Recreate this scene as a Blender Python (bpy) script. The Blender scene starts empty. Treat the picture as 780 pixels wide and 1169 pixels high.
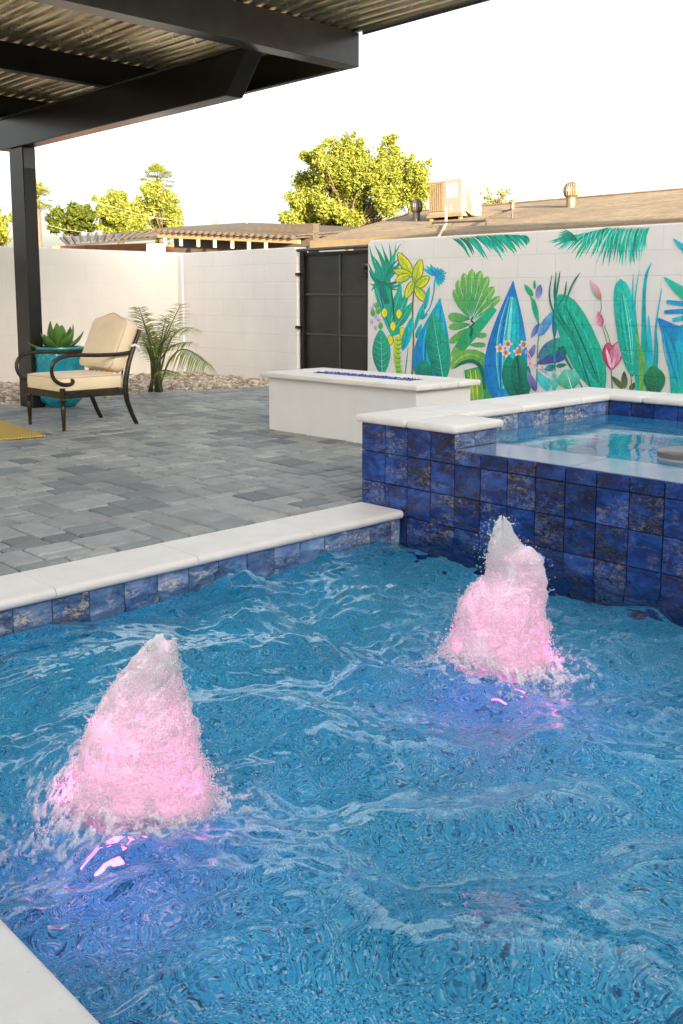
import bpy, bmesh, math, random
import numpy as np
from mathutils import Vector, Matrix, Quaternion, noise as mnoise

random.seed(11)
RNG = np.random.default_rng(11)
R = math.radians
scn = bpy.context.scene
col = scn.collection

# ------------------------------------------------------------------ camera
EYE = Vector((0.0, 0.0, 1.12))
YAW, PITCH = 0.806728171, 0.135068277
FPX, CX, CY = 1104.57, 390.0, 487.93          # focal length and centre in photo pixels (780 x 1169)
cam_d = bpy.data.cameras.new('camera')
cam = bpy.data.objects.new('camera', cam_d)
col.objects.link(cam)
cam.location = EYE
cam.rotation_euler = (math.pi / 2 - PITCH, 0, YAW)
cam_d.lens = 36 * FPX / 1169
cam_d.sensor_width = 36
cam_d.shift_y = -(584.5 - CY) / 1169
cam_d.clip_start = 0.05
cam_d.clip_end = 900
scn.camera = cam

# ------------------------------------------------------------------ sky, sun, exposure
SUN_EL, SUN_AZ = R(9.0), R(-22.0)             # azimuth from +X, towards -Y
sun_dir = Vector((math.cos(SUN_EL) * math.cos(SUN_AZ), math.cos(SUN_EL) * math.sin(SUN_AZ), math.sin(SUN_EL)))
world = bpy.data.worlds.new('World')
scn.world = world
world.use_nodes = True
wn = world.node_tree
bg = wn.nodes['Background']
sky = wn.nodes.new('ShaderNodeTexSky')
sky.sky_type = 'NISHITA'
sky.sun_disc = False
sky.sun_elevation = SUN_EL
sky.sun_rotation = math.atan2(sun_dir.x, sun_dir.y)
sky.air_density = 1.0
sky.dust_density = 4.5
sky.ozone_density = 1.0
hs = wn.nodes.new('ShaderNodeHueSaturation')
hs.inputs['Saturation'].default_value = 0.42
wn.links.new(sky.outputs[0], hs.inputs['Color'])
wn.links.new(hs.outputs[0], bg.inputs['Color'])
bg.inputs['Strength'].default_value = 0.15

sd = bpy.data.lights.new('sun', 'SUN')
sd.energy = 5.0
sd.angle = R(0.5)
sd.color = (1.0, 0.80, 0.52)
so = bpy.data.objects.new('sun', sd)
so.rotation_euler = sun_dir.to_track_quat('Z', 'Y').to_euler()
so.location = (8, -8, 9)
col.objects.link(so)

vs = scn.view_settings
vs.view_transform = 'Standard'
vs.look = 'None'
vs.exposure = 2.20
vs.gamma = 1.0
scn.cycles.max_bounces = 16
scn.cycles.diffuse_bounces = 9
scn.cycles.transmission_bounces = 12
scn.cycles.transparent_max_bounces = 16

# ------------------------------------------------------------------ helpers
_f = Vector((-math.sin(YAW) * math.cos(PITCH), math.cos(YAW) * math.cos(PITCH), -math.sin(PITCH)))
_r = Vector((math.cos(YAW), math.sin(YAW), 0))
_u = _r.cross(_f)


def ray(px, py):
    return _f * FPX + _r * (px - CX) - _u * (py - CY)


def at(px, py, w):
    """point seen at a photo pixel, w metres along the camera axis"""
    return EYE + ray(px, py) * (w / FPX)


def at_y(px, py, y):
    d = ray(px, py)
    return EYE + d * (y / d.y)


def at_x(px, py, x):
    d = ray(px, py)
    return EYE + d * (x / d.x)


def at_z(px, py, z):
    d = ray(px, py)
    return EYE + d * ((z - EYE.z) / d.z)


def lin(r, g, b, k=1.0):
    f = lambda c: (c / 12.92 if c <= 0.04045 else ((c + 0.055) / 1.055) ** 2.4)
    return (f(r / 255) * k, f(g / 255) * k, f(b / 255) * k, 1.0)


class MB:
    """collects shapes and links them as ONE mesh object"""

    def __init__(self):
        self.v, self.f, self.c, self.m = [], [], [], []
        self.col = (1, 1, 1, 1)
        self.mi = 0

    def face(self, idx, col=None):
        self.f.append(idx)
        self.c.append(col or self.col)
        self.m.append(self.mi)

    def poly(self, pts, cols=None):
        b = len(self.v)
        self.v += [tuple(p) for p in pts]
        self.face(list(range(b, b + len(pts))), cols)

    def box(self, x0, x1, y0, y1, z0, z1):
        self.hexa([(x0, y0, z0), (x1, y0, z0), (x1, y1, z0), (x0, y1, z0), (x0, y0, z1), (x1, y0, z1), (x1, y1, z1), (x0, y1, z1)])

    def hexa(self, p):
        b = len(self.v)
        self.v += [tuple(q) for q in p]
        for f in ((0, 3, 2, 1), (4, 5, 6, 7), (0, 1, 5, 4), (1, 2, 6, 5), (2, 3, 7, 6), (3, 0, 4, 7)):
            self.face([b + i for i in f])

    def cham(self, o, a, b_, n, wa, wb, h, c):
        """plate: corner o, in-plane unit axes a b_, outward n, chamfered face"""
        o, a, b_, n = Vector(o), Vector(a), Vector(b_), Vector(n)
        base = len(self.v)
        for (i, j, k) in ((0, 0, 0), (wa, 0, 0), (wa, wb, 0), (0, wb, 0)):
            self.v.append(tuple(o + a * i + b_ * j))
        for (i, j) in ((0, 0), (wa, 0), (wa, wb), (0, wb)):
            self.v.append(tuple(o + a * i + b_ * j + n * (h - c)))
        for (i, j) in ((c, c), (wa - c, c), (wa - c, wb - c), (c, wb - c)):
            self.v.append(tuple(o + a * i + b_ * j + n * h))
        flip = a.cross(b_).dot(n) < 0
        for s in (0, 4):
            for i in range(4):
                j = (i + 1) % 4
                q = [base + s + i, base + s + j, base + s + 4 + j, base + s + 4 + i]
                self.face(q[::-1] if flip else q)
        q = [base + 8, base + 9, base + 10, base + 11]
        self.face(q[::-1] if flip else q)

    def tube(self, path, rad, n=10, caps=True, flat=1.0, up=None):
        P = [Vector(p) for p in path]
        if not hasattr(rad, '__len__'):
            rad = [rad] * len(P)
        b0 = len(self.v)
        ref = Vector(up) if up else None
        for i, p in enumerate(P):
            t = (P[min(i + 1, len(P) - 1)] - P[max(i - 1, 0)]).normalized()
            if ref is None or i > 0 and not up:
                pass
            if ref is None:
                ref = Vector((0, 0, 1)) if abs(t.z) < 0.9 else Vector((1, 0, 0))
            s = t.cross(ref)
            if s.length < 1e-5:
                s = t.orthogonal()
            s.normalize()
            q = s.cross(t)
            if not up:
                ref = q
            for k in range(n):
                a = 2 * math.pi * k / n
                self.v.append(tuple(p + s * (math.cos(a) * rad[i]) + q * (math.sin(a) * rad[i] * flat)))
        for i in range(len(P) - 1):
            for k in range(n):
                k2 = (k + 1) % n
                a, b = b0 + i * n, b0 + (i + 1) * n
                self.face([a + k, a + k2, b + k2, b + k])
        if caps:
            self.face([b0 + k for k in range(n)][::-1])
            e = b0 + (len(P) - 1) * n
            self.face([e + k for k in range(n)])

    def lathe(self, prof, c, n=24, caps=True):
        c = Vector(c)
        b0 = len(self.v)
        for (r, z) in prof:
            for k in range(n):
                a = 2 * math.pi * k / n
                self.v.append((c.x + r * math.cos(a), c.y + r * math.sin(a), c.z + z))
        for i in range(len(prof) - 1):
            for k in range(n):
                k2 = (k + 1) % n
                a, b = b0 + i * n, b0 + (i + 1) * n
                self.face([a + k, a + k2, b + k2, b + k])
        if caps:
            self.face([b0 + k for k in range(n)][::-1])
            e = b0 + (len(prof) - 1) * n
            self.face([e + k for k in range(n)])

    def prism(self, prof, axis, t0, t1):
        """prof: closed 2D outline; axis 'x' -> (y,z), 'y' -> (x,z), 'z' -> (x,y)"""
        def mk(a, b, t):
            return {'x': (t, a, b), 'y': (a, t, b), 'z': (a, b, t)}[axis]
        b0 = len(self.v)
        n = len(prof)
        for t in (t0, t1):
            for (a, b) in prof:
                self.v.append(mk(a, b, t))
        for i in range(n):
            j = (i + 1) % n
            self.face([b0 + i, b0 + j, b0 + n + j, b0 + n + i])
        self.face([b0 + i for i in range(n)][::-1])
        self.face([b0 + n + i for i in range(n)])

    def build(self, name, mats, parent=None, smooth=False, bevel=0.0, fix=True, seg=2, ang=45, subsurf=0):
        me = bpy.data.meshes.new(name)
        me.from_pydata(self.v, [], self.f)
        mats = mats if isinstance(mats, (list, tuple)) else [mats]
        for m in mats:
            me.materials.append(m)
        if len(mats) > 1:
            me.polygons.foreach_set('material_index', self.m)
        ca = me.color_attributes.new('Col', 'FLOAT_COLOR', 'CORNER')
        arr = np.ones((len(me.loops), 4), np.float32)
        k = 0
        for fi, f in enumerate(self.f):
            c = self.c[fi]
            n = len(f)
            if isinstance(c[0], (tuple, list)):
                for q in range(n):
                    arr[k + q] = c[q]
            else:
                arr[k:k + n] = c
            k += n
        ca.data.foreach_set('color', arr.ravel())
        if fix or bevel:
            bm = bmesh.new()
            bm.from_mesh(me)
            if fix:
                bmesh.ops.recalc_face_normals(bm, faces=bm.faces)
            if bevel:
                es = [e for e in bm.edges if len(e.link_faces) == 2 and e.calc_face_angle(0) > R(ang)]
                bmesh.ops.bevel(bm, geom=es, offset=bevel, segments=seg, profile=0.5, affect='EDGES', clamp_overlap=True)
            bm.to_mesh(me)
            bm.free()
        if smooth:
            me.shade_smooth()
        o = bpy.data.objects.new(name, me)
        col.objects.link(o)
        if parent:
            o.parent = parent
            o.matrix_parent_inverse = Matrix.Translation(-parent.location)
        if smooth == 'auto' or (bevel and smooth):
            me.set_sharp_from_angle(angle=R(40))
        if subsurf:
            md = o.modifiers.new('sub', 'SUBSURF')
            md.levels = md.render_levels = subsurf
        return o


def thing(name, label, cat, loc=(0, 0, 0), group=None):
    o = bpy.data.objects.new(name, None)
    o.location = loc
    o.empty_display_size = 0.1
    col.objects.link(o)
    o['label'] = label
    o['category'] = cat
    if group:
        o['group'] = group
    return o


def tag(o, label, cat, group=None):
    o['label'] = label
    o['category'] = cat
    if group:
        o['group'] = group
    return o


def struct(o):
    o['kind'] = 'structure'
    return o


def stuff(o):
    o['kind'] = 'stuff'
    return o


# ------------------------------------------------------------------ materials
class NT:
    def __init__(self, name):
        self.m = bpy.data.materials.new(name)
        self.m.use_nodes = True
        self.t = self.m.node_tree
        self.bsdf = self.t.nodes['Principled BSDF']
        self.out = self.t.nodes['Material Output']

    def n(self, typ, **kw):
        nd = self.t.nodes.new(typ)
        for k, v in kw.items():
            if k in nd.inputs:
                nd.inputs[k].default_value = v
            else:
                setattr(nd, k, v)
        return nd

    def l(self, a, b):
        self.t.links.new(a, b)

    def coord(self, scale=(1, 1, 1), loc=(0, 0, 0)):
        g = self.n('ShaderNodeNewGeometry')
        mp = self.n('ShaderNodeMapping')
        mp.inputs['Scale'].default_value = scale
        mp.inputs['Location'].default_value = loc
        self.l(g.outputs['Position'], mp.inputs['Vector'])
        return mp.outputs[0]

    def noise(self, scale, detail=4, rough=0.55, vec=None, dist=0.0, w=None):
        nd = self.n('ShaderNodeTexNoise')
        nd.inputs['Scale'].default_value = scale
        nd.inputs['Detail'].default_value = detail
        nd.inputs['Roughness'].default_value = rough
        nd.inputs['Distortion'].default_value = dist
        if w is not None:
            nd.noise_dimensions = '4D'
            self.l(w, nd.inputs['W'])
        if vec is None:
            vec = self.coord()
        self.l(vec, nd.inputs['Vector'])
        return nd.outputs['Fac']

    def ramp(self, fac, stops, interp='LINEAR'):
        nd = self.n('ShaderNodeValToRGB')
        cr = nd.color_ramp
        cr.interpolation = interp
        while len(cr.elements) < len(stops):
            cr.elements.new(0.5)
        for e, (p, c) in zip(cr.elements, stops):
            e.position = p
            e.color = c if hasattr(c, '__len__') else (c, c, c, 1)
        self.l(fac, nd.inputs[0])
        return nd.outputs[0]

    def mix(self, fac, a, b, mode='MIX'):
        nd = self.n('ShaderNodeMix', data_type='RGBA', blend_type=mode)
        for s, v in ((0, fac), (6, a), (7, b)):
            if hasattr(v, 'is_linked'):
                self.l(v, nd.inputs[s])
            else:
                nd.inputs[s].default_value = v
        return nd.outputs[2]

    def math(self, op, a, b=0.0, clamp=False):
        nd = self.n('ShaderNodeMath', operation=op, use_clamp=clamp)
        for s, v in ((0, a), (1, b)):
            if hasattr(v, 'is_linked'):
                self.l(v, nd.inputs[s])
            else:
                nd.inputs[s].default_value = v
        return nd.outputs[0]

    def attr(self, name='Col'):
        return self.n('ShaderNodeAttribute', attribute_name=name)

    def island(self):
        return self.n('ShaderNodeNewGeometry').outputs['Random Per Island']

    def bump(self, h, strength=0.3, dist=0.01, normal=None):
        nd = self.n('ShaderNodeBump')
        nd.inputs['Strength'].default_value = strength
        nd.inputs['Distance'].default_value = dist
        self.l(h, nd.inputs['Height'])
        if normal is not None:
            self.l(normal, nd.inputs['Normal'])
        return nd.outputs[0]

    def set(self, **kw):
        names = dict(color='Base Color', rough='Roughness', metal='Metallic', normal='Normal', spec='Specular IOR Level',
                     trans='Transmission Weight', ior='IOR', coat='Coat Weight', coat_rough='Coat Roughness', alpha='Alpha',
                     emit='Emission Color', emit_s='Emission Strength', sheen='Sheen Weight')
        for k, v in kw.items():
            s = self.bsdf.inputs[names[k]]
            if hasattr(v, 'is_linked'):
                self.l(v, s)
            else:
                s.default_value = v
        return self


def simple(name, c, rough=0.6, metal=0.0, var=0.12, scale=8.0, bump=0.0, bscale=60.0, bdist=0.004, coat=0.0):
    t = NT(name)
    n1 = t.noise(scale, 5, 0.6)
    lo = tuple(x * (1 - var) for x in c[:3]) + (1,)
    hi = tuple(min(1, x * (1 + var)) for x in c[:3]) + (1,)
    t.set(color=t.ramp(n1, [(0.3, lo), (0.7, hi)]), rough=rough, metal=metal, coat=coat)
    if bump:
        t.set(normal=t.bump(t.noise(bscale, 4, 0.6), bump, bdist))
    return t.m


M = {}


def block_wall_mat(name, axis, base, painted=False, joint=0.80, jb=0.55):
    """painted concrete block: faint joints; colour from the paint attribute when painted"""
    t = NT(name)
    g = t.n('ShaderNodeNewGeometry')
    sp = t.n('ShaderNodeSeparateXYZ')
    t.l(g.outputs['Position'], sp.inputs[0])
    h = sp.outputs['X' if axis == 'x' else 'Y']
    cb = t.n('ShaderNodeCombineXYZ')
    t.l(t.math('ADD', h, 5.67 + 44.6), cb.inputs[0])
    t.l(t.math('ADD', sp.outputs['Z'], -1.752 + 12 * 0.2265), cb.inputs[1])
    br = t.n('ShaderNodeTexBrick', offset=0.5, offset_frequency=2)
    t.l(cb.outputs[0], br.inputs['Vector'])
    br.inputs['Scale'].default_value = 1.0
    br.inputs['Mortar Size'].default_value = 0.006
    br.inputs['Mortar Smooth'].default_value = 0.6
    br.inputs['Brick Width'].default_value = 0.446
    br.inputs['Row Height'].default_value = 0.2265
    br.inputs['Color1'].default_value = (1, 1, 1, 1)
    br.inputs['Color2'].default_value = (0.98, 0.98, 0.98, 1)
    br.inputs['Mortar'].default_value = (joint, joint, joint, 1)
    n1 = t.noise(1.6, 4)
    n2 = t.noise(90, 3)
    if painted:
        c = t.attr().outputs['Color']
        stv = t.coord((1, 1, 0.35))
        brush = t.noise(26, 5, 0.65, vec=stv, dist=1.2)
        c = t.mix(1.0, c, t.ramp(brush, [(0.28, 0.62), (0.5, 1.0), (0.75, 1.3)]), 'MULTIPLY')
    else:
        c = t.ramp(n1, [(0.3, tuple(x * 0.95 for x in base[:3]) + (1,)), (0.7, base)])
    c = t.mix(1.0, c, t.ramp(t.noise(1.3, 6, 0.65, vec=t.coord((1, 1, 0.4))), [(0.32, 0.94), (0.55, 1.0)]), 'MULTIPLY')
    c = t.mix(1.0, c, br.outputs['Color'], 'MULTIPLY')
    inv = t.math('SUBTRACT', 1.0, br.outputs['Fac'])
    nb = t.bump(inv, jb, 0.004)
    nb = t.bump(n2, 0.18, 0.003, nb)
    t.set(color=c, rough=0.62, normal=nb)
    return t.m


WHITE = (0.80, 0.775, 0.745, 1)
M['wall_x'] = block_wall_mat('painted block along x', 'x', (0.82, 0.79, 0.765, 1), joint=0.88, jb=0.4)
M['wall_y'] = block_wall_mat('painted block along y', 'y', (0.80, 0.745, 0.67, 1), joint=0.95, jb=0.15)
M['mural'] = block_wall_mat('mural paint', 'x', WHITE, True)
M['stucco'] = simple('smooth white stucco', (0.78, 0.755, 0.72, 1), 0.75, var=0.04, scale=3, bump=0.25, bscale=120, bdist=0.003)
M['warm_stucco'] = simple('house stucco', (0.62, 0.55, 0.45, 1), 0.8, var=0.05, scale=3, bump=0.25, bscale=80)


def coping_mat():
    t = NT('travertine coping')
    n1 = t.noise(5, 6, 0.6)
    n2 = t.noise(70, 4, 0.7)
    isl = t.island()
    c = t.ramp(n1, [(0.3, (0.76, 0.70, 0.625, 1)), (0.7, (0.86, 0.81, 0.74, 1))])
    c = t.mix(1.0, c, t.ramp(isl, [(0, 0.93), (1, 1.04)]), 'MULTIPLY')
    c = t.mix(t.ramp(n2, [(0.24, 0.55), (0.36, 0.0)]), c, (0.42, 0.36, 0.29, 1))
    t.set(color=c, rough=0.55, normal=t.bump(n2, 0.12, 0.003))
    return t.m


M['coping'] = coping_mat()


def tile_mat(name, dark, mid, bright, fleck, rust=0.5, rough=0.10, pale=0.7, lo=0.6):
    """reactive glazed tile: cobalt glaze breaking to navy, rust and pale crackle"""
    t = NT(name)
    a = t.attr()
    w = t.math('MULTIPLY', a.outputs['Fac'], 60.0)
    v = t.coord((1, 1, 1.7))
    h1 = t.math('FRACT', t.math('MULTIPLY', a.outputs['Fac'], 7.31))
    h2 = t.math('FRACT', t.math('MULTIPLY', a.outputs['Fac'], 13.7))
    n1 = t.noise(8, 7, 0.65, vec=v, w=w, dist=0.8)
    n2 = t.noise(9, 10, 0.74, vec=t.coord((1, 1, 2.4)), w=w, dist=1.2)
    n3 = t.noise(40, 8, 0.78, vec=v, w=w, dist=0.8)
    n4 = t.noise(6.5, 5, 0.6, vec=t.coord((1, 1, 2.0)), w=w, dist=0.6)
    c = t.ramp(n1, [(0.30, dark), (0.47, mid), (0.66, bright)])
    # dark oxide breaking through, more on some tiles than on others
    rm = t.ramp(t.math('ADD', n2, t.math('MULTIPLY', t.math('SUBTRACT', h1, 0.5), 0.16)), [(0.505, 0.0), (0.585, 1.0)])
    rcol = t.ramp(n3, [(0.44, (0.008, 0.009, 0.014, 1)), (0.56, (0.06, 0.036, 0.022, 1)), (0.67, (0.28, 0.19, 0.10, 1))])
    c = t.mix(t.math('MULTIPLY', rm, rust), c, rcol)
    # pale crackle in broad drifts
    dr = t.ramp(t.math('ADD', n4, t.math('MULTIPLY', t.math('SUBTRACT', h2, 0.5), 0.22)), [(0.50, 0.0), (0.62, 1.0)])
    fm = t.math('MULTIPLY', dr, t.ramp(n3, [(0.47, 0.0), (0.58, 1.0)]))
    c = t.mix(t.math('MULTIPLY', fm, pale), c, fleck)
    c = t.mix(1.0, c, t.ramp(a.outputs['Fac'], [(0, lo), (1, 1.35)]), 'MULTIPLY')
    h = t.math('ADD', t.math('MULTIPLY', n3, 0.5), n1)
    t.set(color=c, rough=t.ramp(n3, [(0.35, rough), (0.65, rough + 0.18)]), normal=t.bump(h, 0.22, 0.004), spec=0.5)
    return t.m


M['tile'] = tile_mat('cobalt glazed tile', (0.005, 0.012, 0.045, 1), (0.010, 0.034, 0.16, 1), (0.028, 0.095, 0.36, 1), (0.34, 0.33, 0.33, 1), 0.75, pale=0.45, lo=0.72)
M['tile_skylit'] = tile_mat('glazed tile paled for sky light', (0.035, 0.08, 0.20, 1), (0.10, 0.18, 0.36, 1), (0.25, 0.34, 0.50, 1), (0.70, 0.60, 0.45, 1), 0.55, pale=1.0, lo=0.85)  # cobalt tile paled: sky light on side faces put into colour; ochre its own
M['grout'] = simple('dark grout', (0.012, 0.013, 0.02, 1), 0.7)


def paver_mat():
    t = NT('concrete paver')
    a = t.attr()
    n1 = t.noise(7, 5, 0.6)
    n2 = t.noise(120, 3, 0.7)
    n3 = t.noise(1.1, 3)
    c = t.mix(1.0, a.outputs['Color'], t.ramp(n1, [(0.3, 0.68), (0.7, 1.12)]), 'MULTIPLY')
    c = t.mix(1.0, c, t.ramp(n2, [(0.3, 0.82), (0.7, 1.15)]), 'MULTIPLY')
    c = t.mix(1.0, c, t.ramp(n3, [(0.3, 0.92), (0.7, 1.06)]), 'MULTIPLY')
    t.set(color=c, rough=t.ramp(n1, [(0.3, 0.55), (0.7, 0.75)]), normal=t.bump(n2, 0.35, 0.004))
    return t.m


M['paver'] = paver_mat()
M['sand'] = simple('joint sand', (0.016, 0.016, 0.016, 1), 0.95, var=0.3, scale=60)
M['earth'] = simple('desert soil', (0.26, 0.19, 0.13, 1), 0.95, var=0.2, scale=2, bump=0.4, bscale=25, bdist=0.02)


def stone_mat():
    t = NT('tan gravel')
    i = t.island()
    c = t.ramp(i, [(0, (0.20, 0.15, 0.105, 1)), (0.35, (0.36, 0.285, 0.205, 1)), (0.7, (0.50, 0.42, 0.32, 1)), (1, (0.66, 0.60, 0.52, 1))])
    n = t.noise(60, 4)
    c = t.mix(1.0, c, t.ramp(n, [(0.3, 0.8), (0.7, 1.15)]), 'MULTIPLY')
    t.set(color=c, rough=0.9, normal=t.bump(n, 0.4, 0.004))
    return t.m


M['stone'] = stone_mat()
M['black_steel'] = simple('black painted steel', (0.009, 0.0075, 0.006, 1), 0.30, var=0.25, scale=5, bump=0.05, bscale=60)
M['black_steel'].node_tree.nodes['Principled BSDF'].inputs['Specular IOR Level'].default_value = 0.3
M['grey_steel'] = simple('dark bronze painted steel', (0.060, 0.056, 0.050, 1), 0.24, var=0.2, scale=4, bump=0.05, bscale=40)


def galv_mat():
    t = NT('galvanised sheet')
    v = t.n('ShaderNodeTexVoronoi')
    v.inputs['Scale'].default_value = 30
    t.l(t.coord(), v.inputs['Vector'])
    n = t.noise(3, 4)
    c = t.mix(0.25, t.ramp(n, [(0.3, (0.62, 0.52, 0.32, 1)), (0.7, (0.82, 0.72, 0.50, 1))]), v.outputs['Color'], 'MULTIPLY')  # warm yellow tint puts golden reflections into the metal's base colour
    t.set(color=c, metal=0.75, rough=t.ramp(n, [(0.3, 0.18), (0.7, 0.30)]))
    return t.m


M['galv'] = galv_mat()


def perforated_mat():
    t = NT('dark gate sheet')
    n = t.noise(1.4, 3)
    c = t.ramp(n, [(0.35, (0.012, 0.012, 0.010, 1)), (0.65, (0.030, 0.028, 0.016, 1))])
    t.set(color=c, rough=0.45, normal=t.bump(t.noise(300, 2), 0.3, 0.002))
    return t.m


M['gate_sheet'] = perforated_mat()
M['chrome_dark'] = simple('black hardware', (0.010, 0.010, 0.011, 1), 0.3)


def bronze_mat():
    t = NT('bronze cast aluminium')
    n = t.noise(18, 4)
    t.set(color=t.ramp(n, [(0.35, (0.018, 0.014, 0.010, 1)), (0.7, (0.06, 0.045, 0.028, 1))]), metal=0.55, rough=0.34)
    return t.m


M['bronze'] = bronze_mat()


def fabric_mat(name, c, scale=420):
    t = NT(name)
    n = t.noise(scale, 2, 0.6)
    n2 = t.noise(5, 3)
    n3 = t.noise(16, 3, dist=0.8)
    cc = t.mix(1.0, c, t.ramp(n, [(0.3, 0.9), (0.7, 1.07)]), 'MULTIPLY')
    cc = t.mix(1.0, cc, t.ramp(n2, [(0.3, 0.95), (0.7, 1.04)]), 'MULTIPLY')
    t.set(color=cc, rough=0.9, sheen=0.2, normal=t.bump(n3, 0.25, 0.012, t.bump(n, 0.2, 0.002)))
    return t.m


M['cushion'] = fabric_mat('oatmeal cushion', (0.80, 0.65, 0.45, 1))
M['piping'] = fabric_mat('cushion piping', (0.66, 0.53, 0.36, 1))


def glaze_mat():
    t = NT('turquoise glaze')
    n = t.noise(10, 5)
    n2 = t.noise(40, 5, 0.7)
    c = t.ramp(n, [(0.3, (0.004, 0.17, 0.24, 1)), (0.7, (0.012, 0.32, 0.40, 1))])
    c = t.mix(t.ramp(n2, [(0.62, 0), (0.72, 0.35)]), c, (0.25, 0.48, 0.48, 1))
    t.set(color=c, rough=0.13, coat=0.4)
    return t.m


M['glaze'] = glaze_mat()


def leaf_mat(name, c0, c1, trans=0.25, rough=0.5, spec=0.35):
    t = NT(name)
    i = t.island()
    c = t.ramp(i, [(0, c0), (1, c1)])
    t.set(color=c, rough=rough, spec=spec)
    tr = t.n('ShaderNodeBsdfTranslucent')
    t.l(c, tr.inputs['Color'])
    mx = t.n('ShaderNodeMixShader')
    mx.inputs[0].default_value = trans
    t.l(t.bsdf.outputs[0], mx.inputs[1])
    t.l(tr.outputs[0], mx.inputs[2])
    t.l(mx.outputs[0], t.out.inputs[0])
    return t.m


M['tree_leaf'] = leaf_mat('ash leaf', (0.19, 0.24, 0.035, 1), (0.42, 0.43, 0.085, 1), 0.55)
M['hedge_leaf'] = leaf_mat('ficus leaf', (0.045, 0.075, 0.010, 1), (0.11, 0.13, 0.014, 1), 0.3)
M['palm_far'] = leaf_mat('fan palm leaf', (0.10, 0.13, 0.012, 1), (0.19, 0.19, 0.02, 1), 0.35)
M['palm_leaf'] = leaf_mat('areca leaflet', (0.18, 0.27, 0.04, 1), (0.42, 0.46, 0.10, 1), 0.45)
M['palm_stem'] = leaf_mat('areca stem', (0.10, 0.12, 0.03, 1), (0.20, 0.20, 0.06, 1), 0.05)
M['agave'] = leaf_mat('agave leaf', (0.055, 0.16, 0.035, 1), (0.13, 0.27, 0.05, 1), 0.15, 0.42)
M['bark'] = simple('bark', (0.12, 0.085, 0.06, 1), 0.9, var=0.3, scale=20, bump=0.5, bscale=30)
M['rust_leaf'] = leaf_mat('rusty leaf', (0.16, 0.05, 0.015, 1), (0.26, 0.09, 0.02, 1), 0.2)


def rug_mat():
    t = NT('woven jute')
    w = t.n('ShaderNodeTexWave', wave_type='BANDS', bands_direction='Y')
    w.inputs['Scale'].default_value = 14
    w.inputs['Distortion'].default_value = 1.5
    t.l(t.coord(), w.inputs['Vector'])
    n = t.noise(90, 3)
    f = t.math('ADD', t.math('MULTIPLY', w.outputs['Fac'], 0.5), t.math('MULTIPLY', n, 0.5))
    t.set(color=t.ramp(f, [(0.25, (0.30, 0.19, 0.03, 1)), (0.7, (0.68, 0.47, 0.11, 1))]), rough=0.95, normal=t.bump(f, 0.6, 0.01))
    return t.m


M['rug'] = rug_mat()


def fireglass_mat():
    t = NT('cobalt fire glass')
    i = t.island()
    t.set(color=t.ramp(i, [(0, (0.005, 0.006, 0.06, 1)), (0.6, (0.015, 0.02, 0.30, 1)), (0.93, (0.06, 0.08, 0.5, 1)), (1, (0.6, 0.65, 0.8, 1))]), rough=0.05, coat=0.5)
    return t.m


M['fireglass'] = fireglass_mat()


def shingle_mat():
    t = NT('asphalt shingles')
    br = t.n('ShaderNodeTexBrick', offset=0.5)
    t.l(t.coord((1, 1, 0)), br.inputs['Vector'])
    br.inputs['Scale'].default_value = 1.0
    br.inputs['Brick Width'].default_value = 0.32
    br.inputs['Row Height'].default_value = 0.15
    br.inputs['Mortar Size'].default_value = 0.008
    br.inputs['Color1'].default_value = (0.24, 0.185, 0.125, 1)
    br.inputs['Color2'].default_value = (0.175, 0.135, 0.09, 1)
    br.inputs['Mortar'].default_value = (0.13, 0.09, 0.06, 1)
    n = t.noise(0.7, 5)
    c = t.mix(1.0, br.outputs['Color'], t.ramp(n, [(0.3, 0.72), (0.7, 1.25)]), 'MULTIPLY')
    c = t.mix(1.0, c, t.ramp(t.noise(9, 5, 0.7, vec=t.coord((1, 2.5, 1))), [(0.35, 0.72), (0.65, 1.22)]), 'MULTIPLY')
    t.set(color=c, rough=0.95, normal=t.bump(t.noise(45, 4), 0.5, 0.01))
    return t.m


M['shingle'] = shingle_mat()
M['ac_paint'] = simple('beige appliance paint', (0.25, 0.22, 0.19, 1), 0.5, var=0.06)
M['tan_trim'] = simple('tan painted fascia', (0.22, 0.165, 0.09, 1), 0.6, var=0.1)
M['brown_trim'] = simple('brown timber', (0.075, 0.058, 0.045, 1), 0.7, var=0.2)
M['brick'] = simple('orange brick', (0.40, 0.19, 0.10, 1), 0.85, var=0.2, scale=6)
M['roof_vent'] = simple('weathered galvanised vent', (0.20, 0.155, 0.10, 1), 0.4, metal=0.5, var=0.15)
M['dark_vent'] = simple('dark turbine vent', (0.06, 0.055, 0.05, 1), 0.4, metal=0.4)
M['pipe'] = simple('pale pvc pipe', (0.45, 0.40, 0.29, 1), 0.5)
M['white_trim'] = simple('white paint', (0.80, 0.78, 0.75, 1), 0.5, var=0.03)
M['wire'] = simple('weathered cable', (0.30, 0.25, 0.17, 1), 0.6)
M['float_grey'] = simple('grey float plastic', (0.17, 0.16, 0.15, 1), 0.35)
M['float_pale'] = simple('pale float band', (0.50, 0.49, 0.46, 1), 0.4)


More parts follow.
